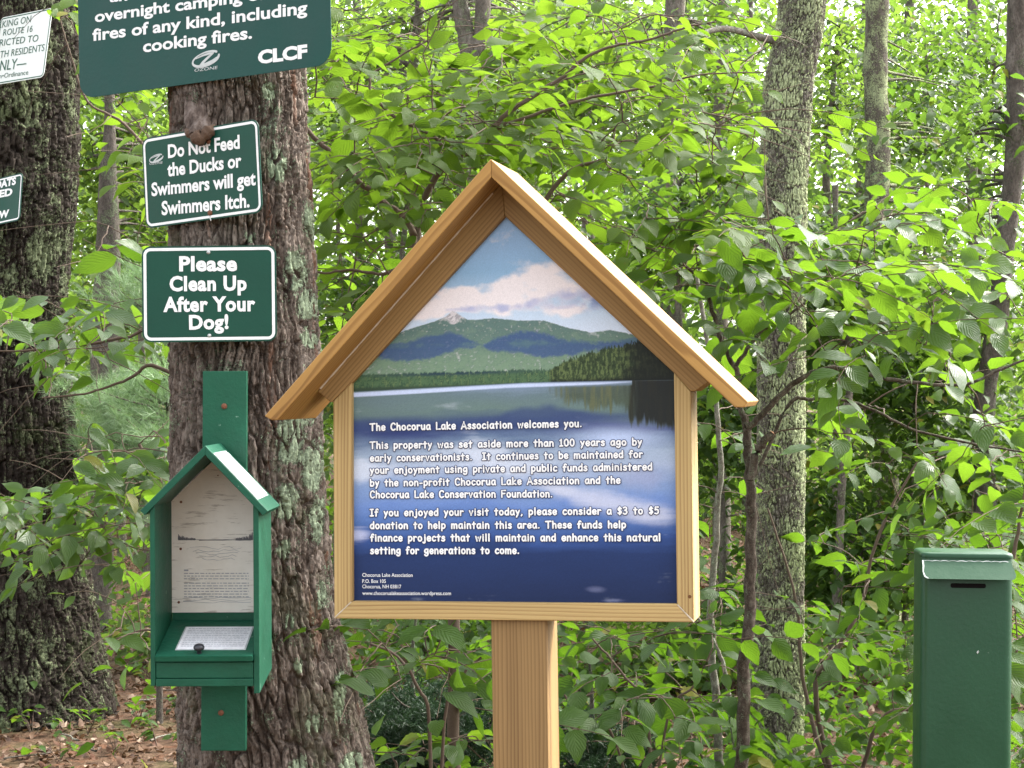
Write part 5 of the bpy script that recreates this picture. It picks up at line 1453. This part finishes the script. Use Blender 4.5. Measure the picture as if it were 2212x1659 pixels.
def conifer(name, label, cat, base, top, regs, ntuft, nneed, ln, w, mat, seed, spread=0.9):
    rng = np.random.default_rng(seed)
    root = thing(name, tuple(base), label, cat)
    stem = np.array([base + (top - base) * f for f in np.linspace(0, 1, 8)]); stem[1:-1, :2] += rng.normal(0, 0.012, (6, 2))
    link('trunk', tubes_mesh('trunk', [(stem, np.linspace(0.016, 0.004, 8))], 8), B_DARK, root)
    tips, dirs, tb = [], [], []
    for rg in regs:
        for q in region(*rg, rng):
            f = np.clip((q[2] - 0.12 - base[2]) / (top[2] - base[2]), 0.05, 0.97)
            s = np.array([np.interp(f, np.linspace(0, 1, 8), stem[:, a]) for a in range(3)])
            tt = np.linspace(0, 1, 6)[:, None]
            c = (s + q) / 2 + np.array([0, 0, -0.03])
            pts = s * (1 - tt) ** 2 + 2 * c * tt * (1 - tt) + q * tt ** 2
            tb.append((pts, np.linspace(0.006, 0.0015, 6)))
            h = unit(q - s)
            for j in range(ntuft):
                g = rng.random() ** 0.6
                p = s + (q - s) * (0.35 + 0.65 * g) + rng.normal(0, 1, 3) * np.array([0.09, 0.09, 0.035])
                tips.append(p); dirs.append(unit(h + rng.normal(0, 0.45, 3) + np.array([0, 0, 0.25])))
    link('limbs', tubes_mesh('limbs', tb, 5), B_DARK, root)
    link('needles', needle_mesh('needles', np.array(tips), np.array(dirs), nneed, ln, w, rng, spread), mat, root)
bp = G(345, 8.7)
conifer('pine_sapling', 'soft green young pine between the left trunk and the signed trunk', 'pine', bp, bp + np.array([0.05, 0, 2.0]),
        [(30, (160, 385), (780, 960), (8.1, 9.2)), (14, (230, 385), (930, 1060), (8.2, 9.1)), (6, (260, 380), (570, 660), (8.4, 9.1))], 16, 44, 0.085, 0.0011, M_NEEDLE, 61, 0.55)
bh = G(900, 6.2)
conifer('hemlock_sapling', 'dark low hemlock in the shade below the poster, left of the post', 'hemlock', bh, bh + np.array([0.0, 0, 0.78]),
        [(40, (770, 1060), (1470, 1640), (5.6, 6.5))], 30, 64, 0.022, 0.0016, M_HEML, 62, 0.9)
bh = G(1270, 6.6)
conifer('hemlock_sapling', 'dark feathery hemlock low beside the right edge of the board post', 'hemlock', bh, bh + np.array([0.0, 0, 0.6]),
        [(20, (1205, 1400), (1540, 1680), (6.1, 6.8))], 22, 60, 0.022, 0.0016, M_HEML, 63, 0.9)

# ------------------------------------------------------------------ trees and saplings farther into the wood
def far_tree(name, label, cat, px, d, rows, crowns, leaf, mat, seed, bark=None, top=5.2, group=None, twin=None):
    """rows: (py, px, width px) of the trunk; crowns: (px, py, depth offset, rx px, ry px, clusters, leaves per cluster)"""
    rng = np.random.default_rng(seed)
    base = G(px, d); base[2] = float(ground_z(np.array(base[0]), np.array(base[1]))) - 0.02
    root = thing(name, tuple(base), label, cat, group)
    pts = [(base, rows[0][2] * 0.62 / FPX * d)]
    for r_ in sorted(rows, key=lambda q: -q[0]):
        p = P(r_[1], r_[0], d)
        if p[2] > 0.15: pts.append((p, r_[2] / 2 / FPX * d))
    q = smooth_pts([p for p, r_ in pts], 8); rad = np.interp(np.linspace(0, 1, len(q)), np.linspace(0, 1, len(pts)), [r_ for p, r_ in pts])
    rad = rad * (1 + 0.16 * (rng.random(len(q)) - 0.5))
    q = q.copy(); q[1:, 0] += 0.018 * np.sin(q[1:, 2] * rng.uniform(1.5, 3) + seed) + 0.008 * np.sin(q[1:, 2] * 7 + seed)
    tb = [(q, rad)]
    if twin:
        q2 = smooth_pts([P(r_[1], r_[0], d - 0.02) for r_ in twin], 8)
        tb.append((q2, np.interp(np.linspace(0, 1, len(q2)), np.linspace(0, 1, len(twin)), [r_[2] / 2 / FPX * d for r_ in twin])))
    link('trunk', tubes_mesh('trunk', tb, 18), bark or B_FAR, root)
    LP, LD, LN, LL, lb = [], [], [], [], []
    for (cx, cy, dd, rx, ry, nc, nlv) in crowns:
        c = P(cx, cy, d + dd); sx, sz = rx / FPX * (d + dd), ry / FPX * (d + dd)
        for _ in range(nc):
            v = rng.normal(0, 1, 3); v = v / np.linalg.norm(v) * rng.random() ** 0.42
            k = c + v * np.array([sx, max(0.5, sx * 0.7), sz])
            if k[2] < 0.1: continue
            i = int(np.argmin(np.linalg.norm((q - k) * np.array([1, 1, 1.6]), axis=1)))
            s = q[i]; tt = np.linspace(0, 1, 6)[:, None]
            cc = (s + k) / 2 + np.array([0, 0, 0.12 * np.linalg.norm(k - s)]) + rng.normal(0, 0.05, 3)
            lb.append((s * (1 - tt) ** 2 + 2 * cc * tt * (1 - tt) + k * tt ** 2, np.linspace(min(0.012, rad[i] * 0.5), 0.002, 6)))
            n = max(4, int(2.1 * nlv * rng.uniform(0.6, 1.4)))
            sp = rng.uniform(0.8, 1.3)
            LP.append(k + rng.normal(0, 1, (n, 3)) * np.array([0.20, 0.20, 0.075]) * sp)
            a = rng.random(n) * 6.283
            LD.append(np.stack([np.cos(a), np.sin(a), -0.15 - 0.5 * rng.random(n)], -1))
            LN.append(np.array([0, 0, 1.0]) + rng.normal(0, 0.34, (n, 3)))
            LL.append(rng.uniform(*leaf, n))
    if lb:
        link('limbs', tubes_mesh('limbs', lb, 5), bark or B_FAR, root)
        link('crown', leaves_mesh('crown', np.concatenate(LP), np.concatenate(LD), np.concatenate(LN), np.concatenate(LL), T_FAR, seed), mat, root)
    return root
F_, D_ = LM['far'], LM['fard']
far_tree('tree', 'second lichened trunk, thinner, to the right of the pale lichened one', 'tree', 1905, 11.5, [(1600, 1910, 56), (1020, 1908, 54), (700, 1900, 52), (400, 1891, 51), (150, 1888, 50), (-100, 1892, 48), (-600, 1890, 46)],
         [(2010, 330, 0.5, 190, 260, 18, 18), (1850, 500, 0.6, 150, 120, 14, 20), (2040, 640, 0.4, 160, 120, 22, 20)], (0.045, 0.078), D_, 101, bark=B_LICH_FAR)
far_tree('tree', 'dark leaning trunk at the right edge behind the bushes', 'tree', 2100, 9.8, [(1600, 2112, 56), (1200, 2122, 50), (870, 2138, 44), (500, 2172, 44), (250, 2188, 46), (0, 2204, 48), (-600, 2225, 44)],
         [(2120, 330, 0.3, 100, 200, 18, 18), (2110, 700, 0.3, 110, 120, 18, 18)], (0.055, 0.085), D_, 102, bark=B_DARK)
far_tree('tree', 'twin-stemmed grey tree above the bush, left of the board gable', 'tree', 1010, 13.0, [(1300, 1020, 50), (600, 1016, 46), (150, 1010, 42), (40, 996, 38), (-60, 984, 36), (-600, 950, 32)],
         [(1180, 90, 1.0, 120, 130, 22, 22), (900, 60, 1.2, 90, 100, 14, 22)], (0.045, 0.078), F_, 103, twin=[(170, 1018, 30), (110, 1034, 33), (40, 1042, 34), (-100, 1044, 33), (-600, 1046, 30)])
far_tree('tree', 'slim grey trunk leaning right, seen beside the rules sign', 'tree', 850, 14.0, [(1300, 842, 30), (700, 840, 28), (430, 845, 26), (240, 892, 22), (0, 907, 20), (-500, 930, 18)],
         [(780, 120, 0.8, 120, 150, 26, 22), (740, 330, 0.8, 90, 110, 14, 20)], (0.045, 0.078), F_, 104)
far_tree('tree', 'mossy slim trunk between the two big trunks', 'tree', 222, 12.0, [(1300, 216, 64), (900, 218, 60), (576, 226, 56), (420, 236, 42), (250, 240, 24), (0, 236, 20), (-500, 230, 18)],
         [(250, 330, 0.8, 130, 120, 26, 24), (290, 520, 0.8, 110, 90, 18, 24), (200, 120, 1.0, 110, 110, 18, 24)], (0.055, 0.085), F_, 105, bark=B_DARK)
far_tree('tree', 'grey trunk half hidden behind the bright bush, right of the gable peak', 'tree', 1445, 12.5, [(1400, 1452, 56), (600, 1446, 50), (300, 1444, 46), (100, 1452, 46), (-500, 1456, 40)],
         [(1500, 100, 0.8, 130, 130, 22, 22), (1390, 330, 1.0, 120, 110, 16, 20)], (0.045, 0.078), D_, 106)
far_tree('tree', 'short view of a grey trunk between the bush and the pale lichened trunk', 'tree', 1555, 14.5, [(1400, 1560, 34), (700, 1556, 32), (300, 1556, 28), (0, 1560, 26), (-500, 1562, 22)],
         [(1570, 220, 0.8, 110, 160, 24, 22), (1560, 520, 0.8, 110, 120, 16, 20)], (0.045, 0.078), F_, 107)
SAP = [
 ('thin sapling with pale leaves right of the rules sign', 745, 15.5, 180, 130, 150, 30, F_),
 ('light leafy sapling far behind the gable peak', 1080, 16.0, 300, 150, 170, 34, F_),
 ('pale sapling deep in the wood over the twin-stemmed tree', 985, 18.0, 60, 150, 120, 28, F_),
 ('airy sapling deep in the wood above the bright bush', 1270, 17.0, 60, 160, 120, 30, F_),
 ('sapling with dense leaves left of the board eave', 790, 12.0, 640, 110, 150, 26, D_),
 ('small sapling seen low behind the left eave', 720, 10.5, 800, 60, 120, 10, D_),
 ('leafy sapling framed by the two big trunks, highest of them', 310, 15.0, 120, 110, 130, 26, F_),
 ('yellow-green sapling low between the two big trunks', 330, 14.0, 430, 90, 120, 24, F_),
 ('sapling with hanging leaves in the gap left of the signed trunk', 270, 16.5, 640, 110, 100, 24, F_),
 ('wide green sapling over the right slope of the gable', 1480, 10.5, 480, 140, 120, 26, D_),
 ('leafy sapling filling the gap right of the board stile', 1560, 10.0, 900, 90, 160, 24, D_),
 ('sapling spreading right of the pale lichened trunk', 1810, 9.5, 620, 120, 160, 28, D_),
 ('sapling with mid-green leaves behind the arching branch', 1960, 10.5, 820, 150, 150, 30, D_),
 ('sapling at the right edge above the donation box', 2140, 10.0, 1010, 120, 150, 24, D_),
 ('bushy sapling low between the lichened trunk and donation box', 1850, 9.8, 1180, 140, 140, 28, D_),
 ('sapling with open sky behind it, top right corner', 2130, 14.0, 130, 120, 150, 15, D_),
 ('tall sapling right of the second lichened trunk', 2000, 13.0, 180, 130, 170, 20, D_),
 ('light sapling left of the second lichened trunk, near the top', 1800, 14.0, 140, 70, 160, 14, F_),
 ('low sapling behind the post, left of it', 930, 10.5, 1350, 120, 70, 12, D_),
 ('low sapling behind the right foot of the board', 1480, 9.5, 1400, 120, 80, 14, F_),
 ('low sapling left of the leaflet box, on the leaf litter', 365, 10.5, 1360, 80, 60, 9, F_),
 ('bright sapling just inside the wood over the board peak', 1260, 12.0, 170, 140, 130, 24, F_),
 ('bright sapling over the left shoulder of the gable', 860, 11.5, 330, 150, 140, 24, F_),
 ('sunlit sapling far to the right under the arching branch', 2010, 14.5, 1030, 150, 120, 24, F_),
]
for i, (lab, px, d, cy, rx, ry, nc, m) in enumerate(SAP):
    w = 9 + (i * 7) % 8
    rg_ = random.Random(i)
    far_tree('sapling', lab, 'sapling', px + rg_.uniform(-20, 20), d, [(1300, px + rg_.uniform(-14, 14), w + 5), (800, px + rg_.uniform(-16, 16), w + 2), (400, px + rg_.uniform(-20, 20), w), (cy - ry * 0.5, px + rg_.uniform(-24, 24), w * 0.6)] if cy < 700 else [(1450, px, w), (cy, px + 8, w * 0.6)],
             [(px, cy, 0.0, rx, ry, int(nc * 1.5), 26), (px, cy + ry * 0.4, 0.8, rx * 1.1, ry, int(nc * 0.6), 22)], (0.045, 0.075), m, 200 + i, group='saplings in the wood')

# the wood beyond, one leafy mass with thin stems
rng = np.random.default_rng(77)
NW = 150000
wy = rng.uniform(19, 42, NW); wx = rng.uniform(-0.34, 0.34, NW) * wy
wz = rng.random(NW) ** 1.1 * (0.5 + 0.26 * wy)
# the wood carries on to both sides of the view
sy = rng.uniform(11, 36, 45000); sx = np.sign(rng.random(45000) - 0.5) * rng.uniform(0.335, 1.0, 45000) * sy
wx = np.concatenate([wx, sx]); wy = np.concatenate([wy, sy]); wz = np.concatenate([wz, rng.random(45000) ** 1.1 * (0.6 + 0.24 * sy)])
dens = fbm(wx * 0.55 + 50, wz * 0.7 + wy * 0.35 + 50, 4, 5)
pxs = wx / wy * FPX + 1106
keep = dens > 0.37 + 0.08 * sstep(1500, 1900, pxs) * sstep(1.2, 2.6, wz)
wx, wy, wz = wx[keep], wy[keep], wz[keep]; n = len(wx)
a = rng.random(n) * 6.283
woods = leaves_mesh('woodland', np.stack([wx, wy, wz], -1), np.stack([np.cos(a), np.sin(a), -0.2 - 0.5 * rng.random(n)], -1), np.array([0, 0, 1.0]) + rng.normal(0, 0.5, (n, 3)), rng.uniform(0.09, 0.16, n), T_FAR, 9)
wd_ = link('woodland', woods, LM['far'])
tag(wd_, 'light green leafy wood far behind everything', 'woodland', kind='stuff')
rngt = random.Random(4)
for i in range(14):
    px = -60 + i * 170 + rngt.uniform(-50, 50); d = rngt.uniform(17, 26); w = rngt.uniform(14, 30)
    far_tree('tree', 'distant bare grey trunk deep in the wood', 'tree', px, d, [(1200, px + rngt.uniform(-8, 8), w), (700, px + rngt.uniform(-12, 12), w * 0.92), (200, px + rngt.uniform(-16, 16), w * 0.85), (-400, px + rngt.uniform(-20, 20), w * 0.75)], [], (0.1, 0.1), None, 300 + i, bark=B_FAR if i % 2 else B_DARK, group='distant trunks in the wood')

# low growth over the forest floor, thin at the lower left where the litter shows
NU_ = 24000
uy = 5.4 + 12 * rng.random(NU_) ** 1.2; upx = np.where(np.arange(NU_) < 20000, rng.uniform(-100, 2320, NU_), rng.uniform(-3200, 5400, NU_)); ux = (upx - 1106) / FPX * uy
pat = fbm(ux * 1.6 + 30, uy * 1.1 + 30, 4, 19)
keep = (pat > 0.36) & ((upx > 1070) | (uy > 6.9)) & ((upx > 700) | (rng.random(NU_) < 0.06 + 0.25 * (uy > 12)))
ux, uy, pat = ux[keep], uy[keep], pat[keep]; n = len(ux); a = rng.random(n) * 6.283
uz = ground_z(ux, uy) + 0.03 + (0.5 * rng.random(n) ** 1.4) * sstep(0.38, 0.62, pat)
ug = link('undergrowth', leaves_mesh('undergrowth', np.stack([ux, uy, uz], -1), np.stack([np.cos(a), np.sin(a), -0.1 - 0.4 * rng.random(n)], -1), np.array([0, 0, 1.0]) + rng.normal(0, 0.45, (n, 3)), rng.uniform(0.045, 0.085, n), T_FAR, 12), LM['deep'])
tag(ug, 'low green growth over the forest floor', 'undergrowth', kind='stuff')

# ------------------------------------------------------------------ seedlings on the litter, lower left
for i, (px, py, n) in enumerate(((70, 1590, 5), (190, 1585, 4), (40, 1560, 4), (330, 1480, 6), (300, 1560, 5), (390, 1545, 6), (420, 1640, 5), (250, 1620, 3), (130, 1640, 4), (340, 1610, 4))):
    d = EYE * FPX / (py - 829.5)
    b = G(px, d); b[2] = float(ground_z(np.array(b[0]), np.array(b[1])))
    rng = np.random.default_rng(500 + i)
    root = thing('seedling', tuple(b), 'small green seedling on the brown leaf litter, lower left', 'seedling', 'seedlings on the leaf litter')
    tb, LP, LD, LN, LL = [], [], [], [], []
    for j in range(n):
        a = rng.random() * 6.283; h = rng.uniform(0.05, 0.13); r_ = rng.uniform(0.03, 0.10)
        tip = b + np.array([math.cos(a) * r_, math.sin(a) * r_, h])
        tb.append((np.array([b, b + (tip - b) * 0.5 + np.array([0, 0, 0.02]), tip]), [0.002, 0.0016, 0.001]))
        for q in range(4):
            aa = rng.random() * 6.283
            LP.append(tip + rng.normal(0, 0.008, 3)); LD.append((math.cos(aa), math.sin(aa), rng.uniform(-0.3, 0.15))); LN.append(np.array([0, 0, 1.0]) + rng.normal(0, 0.3, 3)); LL.append(rng.uniform(0.03, 0.06))
    link('stem', tubes_mesh('stem', tb, 5), B_TWIG, root)
    link('foliage', leaves_mesh('foliage', LP, LD, LN, LL, T_LEFT, i), LM['hazel'], root)

# ------------------------------------------------------------------ fallen sticks on the litter
rng = np.random.default_rng(88)
for i, (px, py) in enumerate(((60, 1640), (150, 1600), (260, 1650), (330, 1520), (300, 1440), (350, 1600), (200, 1625), (100, 1575), (380, 1500), (270, 1380))):
    d = EYE * FPX / (py - 829.5)
    b = G(px, d); a = rng.random() * 3.14; ln = rng.uniform(0.08, 0.26)
    pts = np.array([b + np.array([math.cos(a), math.sin(a), 0]) * ln * s + np.array([0.01 * math.sin(7 * s + i), 0, 0]) for s in np.linspace(-.5, .5, 6)])
    pts[:, 2] = ground_z(pts[:, 0], pts[:, 1]) + 0.026
    o = link('fallen_stick', tubes_mesh('fallen_stick', [(pts, np.linspace(0.0045, 0.0025, 6))], 6), B_PALE if i % 2 else B_DARK)
    tag(o, 'thin fallen stick lying on the brown litter, lower left', 'stick', 'fallen sticks on the litter')
